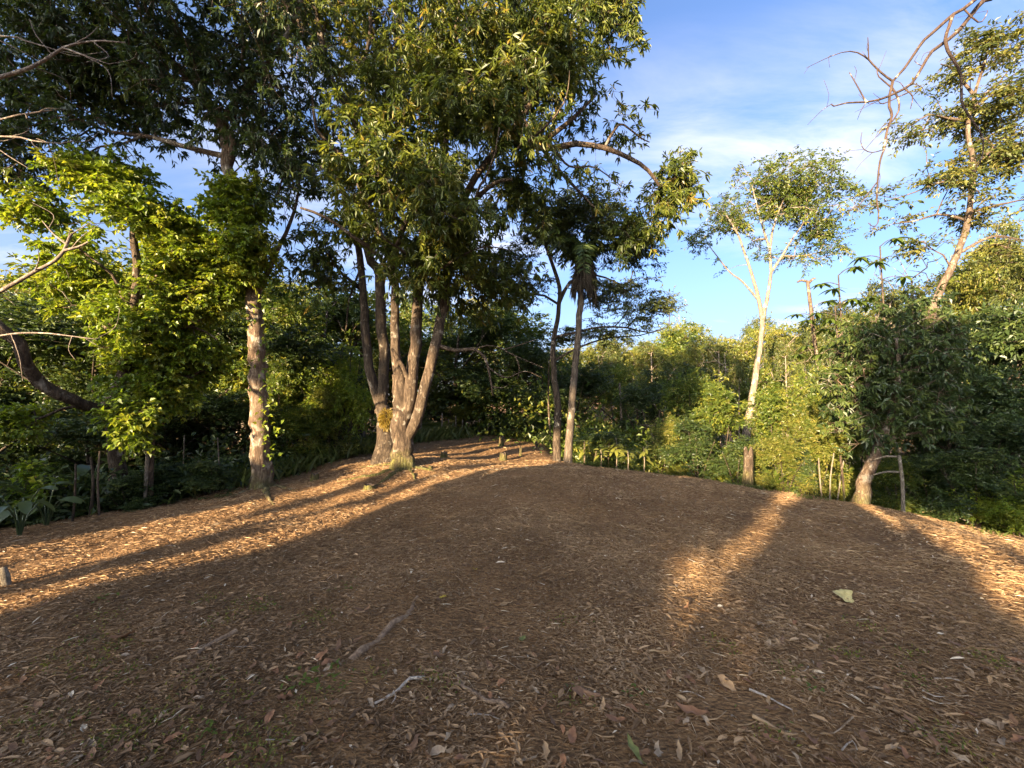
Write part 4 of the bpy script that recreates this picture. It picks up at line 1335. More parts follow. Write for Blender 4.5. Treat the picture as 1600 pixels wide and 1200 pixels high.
lay([(652, 936), (640, 958), (628, 972), (604, 990), (580, 1010), (552, 1030)], .012, .026, 'surface_root', M['root'], 'pale surface root breaking through the leaf litter in the middle foreground', 'root', -.15, seed=3, wob=.9)
lay([(368, 995), (345, 1005), (322, 1018), (306, 1028)], .022, .012, 'fallen_stick', M['root'], 'half buried brown stick in the litter left of the pale surface root', 'stick', .5, seed=4)
lay([(664, 1064), (640, 1070), (622, 1082), (606, 1096), (586, 1104)], .009, .006, 'fallen_stick', M['stick'], 'curved whitish stick in the foreground, left of the grey forked one', 'stick', 1.2, seed=5)
lay([(615, 1090), (618, 1098), (612, 1104)], .005, .003, 'fallen_stick', M['stick'], 'short whitish twig stub under the curved whitish stick', 'stick', 1.2, seed=6)
lay([(714, 1064), (722, 1076), (738, 1090), (760, 1102), (780, 1106), (794, 1110)], .008, .012, 'fallen_stick', M['root'], 'grey lichened stick bent in the middle foreground, right of the whitish one', 'stick', 1.1, seed=7)
lay([(1170, 1084), (1195, 1092), (1215, 1102), (1238, 1120)], .006, .003, 'fallen_stick', M['stick'], 'thin pale twig lying right of centre in the foreground', 'stick', 1.2, seed=8)
lay([(905, 1085), (925, 1092), (938, 1097)], .016, .010, 'fallen_stick', M['dry_brown'], 'short dark piece of bark lying near the middle foreground', 'bark', .8, seed=9)
lay([(1176, 1132), (1200, 1146), (1226, 1156), (1246, 1160)], .010, .004, 'fallen_stick', M['dry_tan'], 'flat tan strip of palm stem at the bottom right of centre', 'stick', .8, seed=10)
lay([(1460, 1062), (1485, 1066), (1510, 1076)], .005, .003, 'fallen_stick', M['stick'], 'pale straight twig in the right foreground', 'stick', 1.2, seed=11)
GTW = 'thin dry twigs scattered in the leaf litter'
for k in range(46):
    px, py = rng.uniform(40, 1560), 960 + 230 * rng.random() ** .8
    if k > 30: py = rng.uniform(850, 960)
    a = rng.uniform(-.7, .7) + (math.pi if rng.random() < .5 else 0)
    L = rng.uniform(20, 60) * (py - 640) / 450
    x2, y2 = px + L * math.cos(a), py + L * .6 * math.sin(a)
    lay([(px, py), ((px + x2) / 2 + rng.uniform(-5, 5), (py + y2) / 2 + rng.uniform(-4, 4)), (x2, min(y2, 1196))], .0042, .002, 'fallen_twig', M[['stick', 'dry_tan', 'dry_tan', 'dry_grey'][k % 4]], 'thin dry twig lying in the brown leaf litter of the foreground', 'twig', 1.6, 4, group=GTW, seed=k)


def stump(px, py, h, r, label, cat='stump', splinter=True, mat='bark_mango'):
    b = G(px, py)
    root = thing('tree_stump', b, label, cat)
    z = np.linspace(-.08, h, 5)
    pts = np.stack((z * .08, z * .03, z), 1)
    V, Q, T = tube(pts, np.linspace(r * 1.25, r, 5), 10, flare=.5, rough=.2, seed=int(px), cap=False)
    n = len(V) // 10
    if splinter:
        V[-10:, 2] += np.abs(np.sin(np.arange(10) * 1.9 + px)) * h * .55
    top = V[-10:].mean(0) - (0, 0, .03)
    V2 = np.concatenate((V, top[None]))
    e = len(V) - 10
    T2 = np.stack((e + np.arange(10), e + (np.arange(10) + 1) % 10, np.full(10, len(V))), -1)
    link('bark', make_mesh('bark', V, [(Q, 0, True)], [M[mat]]), root)
    vi = np.concatenate((V[-10:], top[None]))
    Ti = np.stack((np.arange(10), (np.arange(10) + 1) % 10, np.full(10, 10)), -1)
    link('broken_top', make_mesh('broken_top', vi, [(Ti, 0, False)], [M['bark_mid']]), root)
    return root


stump(786, 719, .13, .075, 'small splintered stump on the ridge right of the mango')
stump(783, 697, .22, .07, 'pale stump far along the ridge where the litter ends')
stump(693, 716, .10, .07, 'small low stump just right of the mango trunk')
stump(673, 733, .05, .035, 'tiny broken stub in the sunlit litter beside the mango trunk')
stump(491, 751, .10, .06, 'small sunlit stump between the two big trunks')
stump(577, 764, .05, .07, 'low mossy root knob in front of the mango trunk')
stump(813, 712, .18, .03, 'thin dark stub on the ridge right of the pale stump')
b = G(1168, 748)
t = stump(1168, 752, .55, .085, 'cut sunlit trunk standing on the crest below the tall pale tree', mat='bark_mango')


def pole(px0, py0, px1, py1, r, name, label, cat, mat, d=None, side=None):
    b = G(px0, py0) if d is None else P(px0, py0, d)
    if d is not None: b[2] = min(b[2], tz(b[0], b[1]) + 0.0)
    top = P(px1, py1, b[1])
    root = thing(name, b, label, cat)
    c = catmull([low(b, .15), (b + top) / 2 + rng.normal(0, .02, 3), top], .15)
    V, Q, T = tube(c, np.linspace(r, r * .8, len(c)), 7, rough=.12, seed=int(px0))
    pn = 'trunk' if 'tree' in name or 'sapling' in name else 'shaft'
    link(pn, make_mesh(pn, V - b, [(Q, 0, True), (T, 0, True)], [M[mat]]), root)
    if side:
        for s_ in side:
            c = catmull([P(*q, b[1] + .03) for q in s_], .1)
            V, Q, T = tube(c, np.linspace(r * .7, r * .4, len(c)), 6, rough=.12, seed=3)
            link('branch', make_mesh('branch', V - b, [(Q, 0, True), (T, 0, True)], [M[mat]]), root)
    return root


pole(1411, 796, 1405, 712, .028, 'wooden_pole', 'thin pale upright pole right of the leaning tree with a crooked crossbar', 'pole', 'wood_post', side=[[(1406, 714), (1385, 713), (1366, 718)], [(1408, 738), (1385, 737), (1365, 742)]])
pole(1318, 690, 1306, 590, .035, 'dead_tree', 'thin pale dead trunk in the gap left of the leaning tree', 'tree', 'bark_mango', d=9.5)
pole(1320, 782, 1313, 712, .02, 'dead_tree', 'short pale trunk beside the foot of the leaning tree', 'tree', 'bark_mango')
for k, (a, b_, c_, e_) in enumerate([(1285, 772, 1279, 716), (1296, 775, 1303, 708), (1306, 778, 1318, 720)]):
    pole(a, b_, c_, e_, .013, 'thin_sapling', 'pale thin sapling in the golden bush left of the leaning tree', 'sapling', 'wood_post')['group'] = 'thin sapling stems in the golden bush'
pole(1302, 560, 1262, 440, .065, 'dead_tree', 'broken orange trunk rising above the trees left of the dark round crown', 'tree', 'bark_mid', d=13.0, side=[[(1262, 440), (1252, 438), (1246, 441)], [(1264, 442), (1270, 436), (1274, 435)], [(1300, 540), (1318, 515), (1324, 500)]])
pole(235, 760, 238, 672, .055, 'broken_tree', 'broken upright trunk with a sunlit edge under the bright leafy tree', 'tree', 'bark_mango', d=6.9, side=[[(240, 668), (215, 660), (190, 658)]])
pole(226, 755, 232, 680, .03, 'broken_tree', 'thin sunlit stake leaning on the broken trunk under the leafy tree', 'tree', 'wood_post', d=6.8)
pole(283, 722, 288, 680, .012, 'garden_stake', 'thin pale stake in the dark undergrowth right of the broken trunk', 'stake', 'wood_post', d=8.2)
pole(351, 724, 340, 684, .012, 'garden_stake', 'thin pale stake leaning left in the undergrowth beside the left trunk', 'stake', 'wood_post', d=8.0)
pole(140, 800, 142, 715, .022, 'slim_tree', 'thin dark trunk among the broad leaved plants at the lower left', 'tree', 'bark_dark', d=6.2)
pole(157, 795, 156, 705, .016, 'slim_tree', 'thin brown trunk right beside the thin dark one at the lower left', 'tree', 'bark_mid', d=6.2)
pole(112, 815, 118, 725, .016, 'slim_tree', 'thin trunk nearest the broad leaved plants at the lower left', 'tree', 'bark_dark', d=5.9)
pole(3, 940, 4, 888, .035, 'marker_post', 'short pale post cut off by the left edge of the picture', 'post', 'wood_post', d=3.5)
for k, (a, b_, c_, e_, r_, lab) in enumerate([(924, 733, 932, 705, .022, 'short leaning sunlit trunk among the saplings right of the palm'), (913, 733, 913, 690, .014, 'thin upright trunk just right of the palm foot'),
                                             (951, 733, 952, 690, .013, 'thin pale stem between the saplings right of the palm'), (838, 716, 838, 690, .05, 'pale sunlit trunk foot left of the feathery tree'),
                                             (862, 705, 858, 560, .03, 'thin dark trunk left of the feathery tree')]):
    pole(a, b_, c_, e_, r_, 'slim_tree', lab, 'tree', 'bark_mango', d=10.4 if k < 3 else 12.5)
for k, (a, b_, c_, e_) in enumerate([(700, 692, 701, 655), (712, 692, 712, 650), (722, 692, 723, 656), (733, 693, 732, 660), (748, 693, 749, 655), (764, 694, 764, 662)]):
    pole(a, b_, c_, e_, .035, 'slim_tree', 'thin pale tree trunk at the far end of the ridge path', 'tree', 'bark_pale', d=17.5)['group'] = 'thin trunks at the far end of the ridge'
pole(972, 690, 968, 600, .06, 'slim_tree', 'straight white trunk in the dip right of the palm', 'tree', 'bark_pale', d=17, side=[[(970, 625), (985, 612), (996, 602)]])

# wire fence behind the two big trunks
fp = [(440, 735, 11.0), (478, 726, 11.5), (526, 712, 12.2), (567, 708, 13.0), (657, 697, 15.0), (690, 692, 16.5)]
b0f = P(*fp[0]); b0f[2] = tz(b0f[0], b0f[1])
fence = thing('wire_fence', b0f, 'wire fence on thin posts along the grassy edge behind the mango', 'fence')
tops = []
for (px, py, d) in fp:
    b_ = P(px, py, d); b_[2] = tz(b_[0], b_[1])
    c = np.array([b_ - (0, 0, .2), b_ + (0.01, 0, .5), b_ + (.02, 0, 1.0)])
    V, Q, T = tube(c, [.035, .033, .03], 7, rough=.1, seed=int(px))
    link('post', make_mesh('post', V - b0f, [(Q, 0, True), (T, 0, True)], [M['wood_post']]), fence)
    tops.append(b_)
for h in (.35, .65, .92):
    V, Q, T = tube(np.array([q + (0, .03, h) for q in tops]), np.full(len(tops), .004), 4)
    link('wire', make_mesh('wire', V - b0f, [(Q, 0, True), (T, 0, True)], [M['wood_post']]), fence)

# crooked dark tree behind the fence
b_ = P(566, 700, 13.2); b_[2] = tz(b_[0], b_[1])
sk = Skel(4000)
sk.limb([low(b_)] + pl(13.2, (566, 690), (562, 672), (572, 650), (582, 635), (580, 600), (570, 560)), .16, .07, step=.2)
sk.limb(pl(13.2, (562, 668), (548, 650), (530, 640), (515, 645)), .07, .02)
C = crown_points([ell(545, 600, 13.2, 50, 50, .8), ell(530, 650, 13, 40, 25, .6)], 70, .3, .9, 66)
sk.grow(C, .3)
finish_tree(sk, 'crooked_tree', b_, 'crooked dark trunked tree behind the fence left of the mango stems', 'tree', M['bark_dark'], M['leaf_gold'], lambda C, D: foliage(C, D, 'round', 50, .3, .13, .06, .5, .22), seed=67)

# bare branched pale trees in the valley
for (px, py, d, top, wd, lab) in [(1125, 640, 30, 545, 70, 'leafless pale branched tree in front of the sunlit treetops'), (1018, 680, 15, 615, 45, 'bare grey branched small tree in the dip right of the palm'), (1235, 620, 24, 530, 40, 'white branched slim tree among the golden treetops at right'), (1425, 480, 20, 400, 60, 'pale leafless tree above the dark round crown at right')]:
    b_ = P(px, py, d); b_[2] = tz(b_[0], b_[1]) if d < 25 else b_[2] - 2
    sk = Skel(6000)
    t0 = P(px, py, d)
    sk.limb([low(b_), t0, (t0 + P(px + 4, (py + top) / 2, d)) / 2], .10 * d / 20, .06 * d / 20, step=.3)
    C = crown_points([ell(px, (py + top * 2) / 3, d, wd, (py - top) * .55, wd * d / F * .7)], 46, .1, .5, int(px))
    sk.grow(C, .4, arch=.2)
    sk.radii(.012 * d / 20)
    root = thing('bare_tree', b_, lab, 'tree')
    V, Q, T = tube(sk.p[sk.limbs[0][0]], sk.limbs[0][2], 8)
    link('trunk', make_mesh('trunk', V - b_, [(Q, 0, True), (T, 0, True)], [M['bark_pale']]), root)
    bb_ = Bag(); sk.twigs(bb_, 4)
    bb_.build('crown', M['bark_pale'], root, b_)

# ------------------------------------------------------------------ broad leaved plants


def blade_mesh(L, W, bend=.35, fold=.12, nseg=6, heart=False, lobes=0):
    t = np.linspace(0, 1, nseg + 1)
    if heart:
        w = W / 2 * np.sqrt(np.clip(1 - (t - .32) ** 2 / np.where(t < .32, .14, .47), 0, 1))
    else:
        w = W / 2 * np.sin(np.pi * np.clip(t, 0, 1) ** .75) ** .8
    w[-1] = 0.001; 
    x = L * t
    z = -bend * L * t ** 2
    V = np.concatenate([np.stack((x, w, z + fold * w * 2), 1), np.stack((x, 0 * w, z), 1), np.stack((x, -w, z + fold * w * 2), 1)])
    n = nseg + 1
    i = np.arange(nseg)
    Q = np.concatenate([np.stack((i, i + 1, n + i + 1, n + i), 1), np.stack((n + i, n + i + 1, 2 * n + i + 1, 2 * n + i), 1)])
    return V, Q


def leaf_mesh_obj(mesh, parent, base, az, el, roll=0, s=1.0, name='leaf'):
    o = link(name, mesh, parent, base)
    o.rotation_euler = (Matrix.Rotation(az, 3, 'Z') @ Matrix.Rotation(-el, 3, 'Y') @ Matrix.Rotation(roll, 3, 'X')).to_euler()
    o.scale = (s, s, s)
    return o


V, Q = blade_mesh(.30, .17, .35, .10, 7, heart=True)
EAR = make_mesh('leaf', V, [(Q, 0, True)], [M['leaf_ear']], {'tint': np.full(len(V), .5)})
V, Q = blade_mesh(.24, .09, .3, .12, 5)
SAP = make_mesh('leaf', V, [(Q, 0, True)], [M['leaf_gold']], {'tint': np.full(len(V), .6)})
SAPD = make_mesh('leaf', V, [(Q, 0, True)], [M['leaf_forest']], {'tint': np.full(len(V), .5)})
V, Q = blade_mesh(.34, .11, .35, .1, 5)
CEC = make_mesh('leaf', V, [(Q, 0, True)], [M['leaf_forest']], {'tint': np.full(len(V), .35)})
V, Q = blade_mesh(.9, .10, .55, .2, 8)
FERN = make_mesh('leaf', V, [(Q, 0, True)], [M['leaf_forest']], {'tint': np.full(len(V), .45)})


def ear_plant(px, py, n, s, lab, d=None):
    b = G(px, py) if d is None else P(px, py, d)
    b[2] = tz(b[0], b[1])
    root = thing('broad_leaf_plant', b, lab, 'plant')
    for k in range(n):
        az = k * 2.4 + rng.uniform(0, .6); h = s * rng.uniform(.35, .85)
        o = np.array((math.cos(az), math.sin(az), 0)) * rng.uniform(.10, .32) * s + np.array((0, 0, h))
        c = catmull([np.array((0, 0, -.05)), o * (.35, .35, .6), o], .12)
        V, Q, T = tube(c, np.linspace(.012, .007, len(c)), 5)
        link('stem', make_mesh('stem', V, [(Q, 0, True), (T, 0, True)], [M['leaf_ear']], {'tint': np.full(len(V), .3)}), root)
        leaf_mesh_obj(EAR, root, o, az, rng.uniform(-.5, .25), rng.uniform(-.3, .3), s * rng.uniform(.8, 1.25))
    return root


ear_plant(30, 838, 9, 0.75, 'broad leaved plant at the far left edge of the litter')
ear_plant(72, 822, 8, 0.75, 'broad leaved plant with a large pale drooping leaf at the lower left')
ear_plant(105, 808, 6, 0.68, 'broad leaved plant beside the thin trunks at the lower left')
ear_plant(186, 797, 6, .8, 'small broad leaved plant under the bright leafy tree')
ear_plant(140, 775, 7, 1.1, 'taller broad leaved plant behind the thin trunks at the left', 7.0)
ear_plant(300, 772, 5, .6, 'small broad leaved plant left of the big left trunk')
ear_plant(-20, 830, 8, 0.83, 'broad leaved plant half cut by the left edge')


def sapling(px, py, h, n, mesh, lab, d, s=1.0, group=None):
    b = P(px, py, d); b[2] = tz(b[0], b[1])
    hh = h
    root = thing('sapling', b, lab, 'sapling', group)
    c = catmull([np.array((0, 0, -.1)), np.array((.03, 0, hh * .5)), np.array((.02, .03, hh))], .2)
    V, Q, T = tube(c, np.linspace(.018, .008, len(c)), 6)
    link('stem', make_mesh('stem', V, [(Q, 0, True), (T, 0, True)], [M['bark_pale']]), root)
    for k in range(n):
        f = 1 - .55 * (k / n) * rng.uniform(.6, 1.1)
        az = k * 2.4 + rng.uniform(-.3, .3)
        p0 = np.array((.02, .02 * f, hh * f))
        leaf_mesh_obj(mesh, root, p0 + np.array((math.cos(az), math.sin(az), 0)) * .05, az, rng.uniform(-.5, .6), rng.uniform(-.4, .4), s * rng.uniform(.75, 1.25))
    return root


def top_h(px, py, d):
    q = P(px, py, d)
    return max(.5, q[2] - tz(q[0], q[1]))


for (px, py, d, n, s, lab) in [(912, 690, 10.6, 22, 1.0, 'broad leaved sunlit sapling right beside the palm trunk'), (962, 684, 10.4, 26, 1.1, 'tallest sunlit sapling with big drooping leaves right of the palm'), (980, 704, 10.0, 18, .9, 'reddish leaved sapling on the crest left of the yellow bush'),
                               (1005, 698, 10.2, 20, .9, 'sapling with pale pointed leaves against the yellow bush'), (938, 706, 10.2, 16, .8, 'low leafy sapling between the palm and the tallest sapling')]:
    sapling(px, py, top_h(px, py, d), n, SAP, lab, d, s)
for (px, py, d, lab) in [(1310, 430, 12.0, 'umbrella leaved tree top in the gap left of the dark round crown'), (1375, 385, 12.0, 'umbrella leaved tree rising above the dark round crown'), (1305, 480, 11.5, 'lower umbrella leaved tree beside the broken orange trunk'), (1270, 482, 12.5, 'umbrella leaved tree left of the broken orange trunk')]:
    b = P(px, py, d); zt = b[2]; b[2] = tz(b[0], b[1])
    hh = zt - b[2]
    root = thing('umbrella_leaf_tree', b, lab, 'tree')
    c = catmull([np.array((0, 0, -.1)), np.array((.1, 0, hh * .5)), np.array((0, 0, hh))], .4)
    V, Q, T = tube(c, np.linspace(.04, .018, len(c)), 7)
    link('trunk', make_mesh('trunk', V, [(Q, 0, True), (T, 0, True)], [M['bark_dark']]), root)
    for k in range(6):
        az0 = k * 1.9; q0 = np.array((0, 0, hh * (1 - .04 * k)))
        tip = q0 + np.array((math.cos(az0) * .5, math.sin(az0) * .5, .25 - .08 * k))
        c = catmull([q0, (q0 + tip) / 2 + (0, 0, .06), tip], .1)
        V, Q, T = tube(c, np.linspace(.014, .008, len(c)), 5)
        st = link('leaf_stalk', make_mesh('leaf_stalk', V, [(Q, 0, True), (T, 0, True)], [M['bark_dark']]), root)
        for j in range(9):
            leaf_mesh_obj(CEC, st, tip, j * .698 + .2, rng.uniform(-.35, .1), 0, rng.uniform(.8, 1.2))
b = G(1237, 768)
root = thing('fern', b + np.array((0, .5, -.1)), 'dark spiky fern clump on the crest right of the cut trunk', 'fern')  # spiky fronds filling the dark spot just past the crest
for k in range(22):
    leaf_mesh_obj(FERN, root, (0, 0, .05), k * 2.4, rng.uniform(.5, 1.25), rng.uniform(-.2, .2), rng.uniform(.55, .85), 'frond')

# brush pile of dead sticks at the right edge of the litter
b = G(1492, 800)
root = thing('brush_pile', b, 'small pile of dry brown sticks at the right edge of the litter', 'brush pile')
for k in range(16):
    a = rng.uniform(0, 6.28); L = rng.uniform(.2, .5)
    c = np.array((rng.uniform(-.3, .3), rng.uniform(-.15, .15), .03 + .01 * k))
    e = np.array((math.cos(a), math.sin(a) * .5, rng.uniform(0, .5))) * L
    V, Q, T = tube(catmull([c - e * .5, c + (0, 0, .02), c + e * .6], .08), np.full(len(catmull([c - e * .5, c + (0, 0, .02), c + e * .6], .08)), .007), 5)
    link('stick', make_mesh('stick', V, [(Q, 0, True), (T, 0, True)], [M[['dry_tan', 'stick', 'root'][k % 3]]]), root)

# ------------------------------------------------------------------ undergrowth and grass (uncountable)


def scatter_grass(name, pts, hmin, hmax, mat, label, spread=.25):
    n = len(pts)
    pts = pts.copy(); pts[:, 2] = terrain(pts[:, 0], pts[:, 1])
    d = rng.normal(0, spread, (n, 3)) + np.array((0, 0, 1))
    V, T, A = leaves(pts, d, rng.uniform(hmin, hmax, n), rng.uniform(.005, .013, n), rng.random(n) * .7, up=.1, fold=.1, droop=.35, long=False)
    o = link(name, make_mesh(name, V, [(T, 0, False)], [mat], {'tint': A}))
    return tag(o, label, 'grass', kind='stuff')


def along(line, n, width):
    line = np.array(line)
    t = rng.random(n) * (len(line) - 1)
    i = t.astype(int).clip(0, len(line) - 2)
    q = line[i] + (line[i + 1] - line[i]) * (t - i)[:, None]
    return q + rng.normal(0, width, (n, 3)) * (1, 1, 0)


fl = [P(*q)for q in [(330, 760, 8.3), (440, 735, 11.0), (478, 726, 11.6), (526, 712, 12.4), (567, 708, 13.2), (657, 697, 15.2), (690, 692, 16.7)]]
scatter_grass('grass', along(fl, 16000, .55), .15, .6, M['grass'], 'tall grass along the fence line behind the big trunks')
rl = [P(*q) for q in [(690, 692, 19), (760, 694, 20), (840, 705, 17), (900, 730, 13)]]
scatter_grass('grass', along(rl, 5000, .5), .1, .4, M['grass'], 'grass at the far end of the ridge path')


def ground_cover(name, line, n, width, L, W, hmax, mat, label):
    p_ = along(line, n, width)
    p_[:, 2] = terrain(p_[:, 0], p_[:, 1]) + hmax * rng.random(n) ** 1.5 * (.5 + vnoise(p_[:, 0] * 1.5, p_[:, 1] * 1.5, 4) + .4)
    V, T, A = leaves(p_, rng.normal(0, 1, (n, 3)) + (0, 0, .2), L, W, rng.random(n))
    o = link(name, make_mesh(name, V, [(T, 0, False)], [mat], {'tint': A}))
    return tag(o, label, 'undergrowth', kind='stuff')


ll = [P(*q) for q in [(-80, 850, 6.2), (0, 835, 6.4), (100, 815, 6.8), (200, 795, 7.4), (300, 780, 8.2), (380, 765, 9.0), (440, 735, 11.6)]]
ground_cover('undergrowth', ll, 16000, .40, .13, .07, .55, M['leaf_dark'], 'low dark undergrowth along the left edge of the litter')
ll2 = [P(*q) for q in [(-150, 780, 8.5), (100, 760, 9.0), (250, 750, 9.5), (400, 720, 11.5), (520, 690, 15.0)]]
ground_cover('undergrowth', ll2, 26000, .9, .16, .085, 1.3, M['leaf_dark'], 'tangled dark undergrowth below the trees on the left')
rr_ = [P(*q) for q in [(1680, 850, 6.6), (1600, 830, 7.2), (1530, 805, 8.4), (1430, 795, 9.2), (1330, 780, 10.0), (1230, 765, 10.6), (1180, 755, 11), (1080, 740, 11.5), (980, 735, 12.2), (900, 732, 12.5)]]
ground_cover('undergrowth', rr_, 34000, .6, .12, .06, 1.0, M['leaf_forest'], 'low leafy undergrowth past the crest along the right side')
rr2 = [P(*q) for q in [(850, 700, 17), (950, 690, 16), (1100, 700, 16), (1300, 690, 15), (1500, 690, 12), (1700, 700, 10)]]
ground_cover('undergrowth', rr2, 34000, 1.6, .20, .10, 2.2, M['leaf_forest'], 'leafy thicket filling the dip beyond the crest')

# small green sprouts in the litter
for (px, py, s, lab) in [(540, 922, 1.0, 'tuft of small green seedlings in the litter below the mango'), (480, 1072, 1.1, 'green seedling left of the whitish stick'), (452, 1078, .8, 'tiny green seedling at the far left of the whitish stick'), (525, 1082, .7, 'green three leaved sprout just left of the whitish stick'),
                         (520, 1055, .8, 'small green sprout above the three leaved one'), (325, 1148, .8, 'small green sprout near the bottom left'), (165, 942, 1.0, 'patch of green seedlings in the shade at the left'), (410, 955, .8, 'small seedlings in the shade below the sunlit band'),
                         (990, 1096, .7, 'olive seedling near the bottom right of centre'), (1270, 1085, .7, 'faint green sprout in the right foreground')]:
    b = G(px, py)
    root = thing('seedling', b, lab, 'seedling')
    for k in range(12):
        az = k * 2.4
        o_ = np.array((rng.normal(0, .05), rng.normal(0, .05), rng.uniform(.01, .05))) * s
        V, Q = blade_mesh(.035 * s, .018 * s, .3, .1, 3)
        o = leaf_mesh_obj(make_mesh('leaf', V, [(Q, 0, True)], [M['leaf_forest']], {'tint': np.full(len(V), .6)}), root, o_, az, rng.uniform(-.2, .7))

# scattered tiny weeds in the litter and a ragged edge of tufts
p_ = np.concatenate([G(rng.uniform(20, 520), rng.uniform(930, 1195))[None] + rng.normal(0, .07, (60, 3)) for _ in range(26)] + [G(rng.uniform(560, 1580), rng.uniform(960, 1195))[None] + rng.normal(0, .05, (40, 3)) for _ in range(16)])
p_[:, 2] = terrain(p_[:, 0], p_[:, 1]) + .012
V, T, A = leaves(p_, rng.normal(0, 1, p_.shape) + (0, 0, .4), rng.uniform(.010, .028, len(p_)), .009, rng.random(len(p_)))
tag(link('weeds', make_mesh('weeds', V, [(T, 0, False)], [M['leaf_gold']], {'tint': A})), 'tiny yellow green weeds speckled over the shaded foreground litter', 'weeds', kind='stuff')
edge = []
for k in range(46):
    th = rng.uniform(-58, 60)
    if -24 < th < 8: continue
    r_ = np.interp(th, EDGE_T, EDGE_R) * (1 - rng.uniform(0, .10) * rng.random())
    q = np.array((r_ * math.sin(R(th)), r_ * math.cos(R(th)), 0))
    edge.append(q + rng.normal(0, rng.uniform(.04, .16), (int(rng.uniform(20, 90)), 3)))
scatter_grass('grass', np.concatenate(edge), .04, .13, M['grass'], 'ragged tufts of grass along the edge of the clearing', .45)

# ------------------------------------------------------------------ fallen leaves


def fallen_mesh(L, W, curl, mat, bend, seed):
    r_ = np.random.default_rng(seed)
    n = 7
    t = np.linspace(0, 1, n)
    w = W / 2 * np.sin(np.pi * t ** .8) ** .75
    w[0] = W * .03; w[-1] = .001
    x = L * (t - .5)
    zz = bend * L * (t - .5) ** 2 * 2 + .004 * r_.normal(0, 1, n)
    side = .004 * r_.normal(0, 1, n)
    V = np.concatenate([np.stack((x, w + side, zz + curl * w + .003 * r_.normal(0, 1, n)), 1), np.stack((x, side, zz), 1), np.stack((x, -w + side, zz + curl * w * r_.uniform(.4, 1.2) + .003 * r_.normal(0, 1, n)), 1)])
    i = np.arange(n - 1)
    Q = np.concatenate([np.stack((i, i + 1, n + i + 1, n + i), 1), np.stack((n + i, n + i + 1, 2 * n + i + 1, 2 * n + i), 1)])
    return make_mesh('fallen_leaf', V, [(Q, 0, True)], [mat])


def drop(mesh, px, py, ang, label, s=1.0, group=None, tilt=.2, lift=.012):
    b = G(px, py)
    o = link('fallen_leaf', mesh, None, b + (0, 0, lift))
    o.rotation_euler = (rng.normal(0, tilt), rng.normal(0, tilt), ang)
    o.scale = (s, s, s)
    return tag(o, label, 'leaf', group)


# the large pale leaf right of the middle: broad, ragged
n = 36
a = np.arange(n) * 2 * math.pi / n
rr = .078 * (1 + .14 * np.sin(3 * a + .5) + .10 * np.cos(5 * a) + .05 * rng.normal(0, 1, n))
rings = []
for f in (.35, .7, 1.0):
    x_, y_ = rr * f * np.cos(a) * 1.15, rr * f * np.sin(a)
    rings.append(np.stack((x_, y_, .02 - 1.6 * y_ ** 2 + 2.2 * x_ ** 2 * f - .006 * np.abs(np.sin(a * 3.5)) * f + .003 * rng.normal(0, 1, n)), 1))
V = np.concatenate((rings[0], rings[1], rings[2], [[0, 0, .012]]))
k_ = np.arange(n); k2 = (k_ + 1) % n
T = np.stack((k_, k2, np.full(n, 3 * n)), -1)
Q = np.concatenate([np.stack((k_ + r_ * n, k2 + r_ * n, k2 + r_ * n + n, k_ + r_ * n + n), -1)[:, ::-1] for r_ in (0, 1)])
PALE = make_mesh('fallen_leaf', V, [(T, 0, True), (Q, 0, True)], [M['dry_pale']])
o = drop(PALE, 1318, 939, .5, 'large broad pale yellow leaf lying alone on the mound at right', .74, None, .03, .02)
o.rotation_euler = (R(24), R(-4), .3)

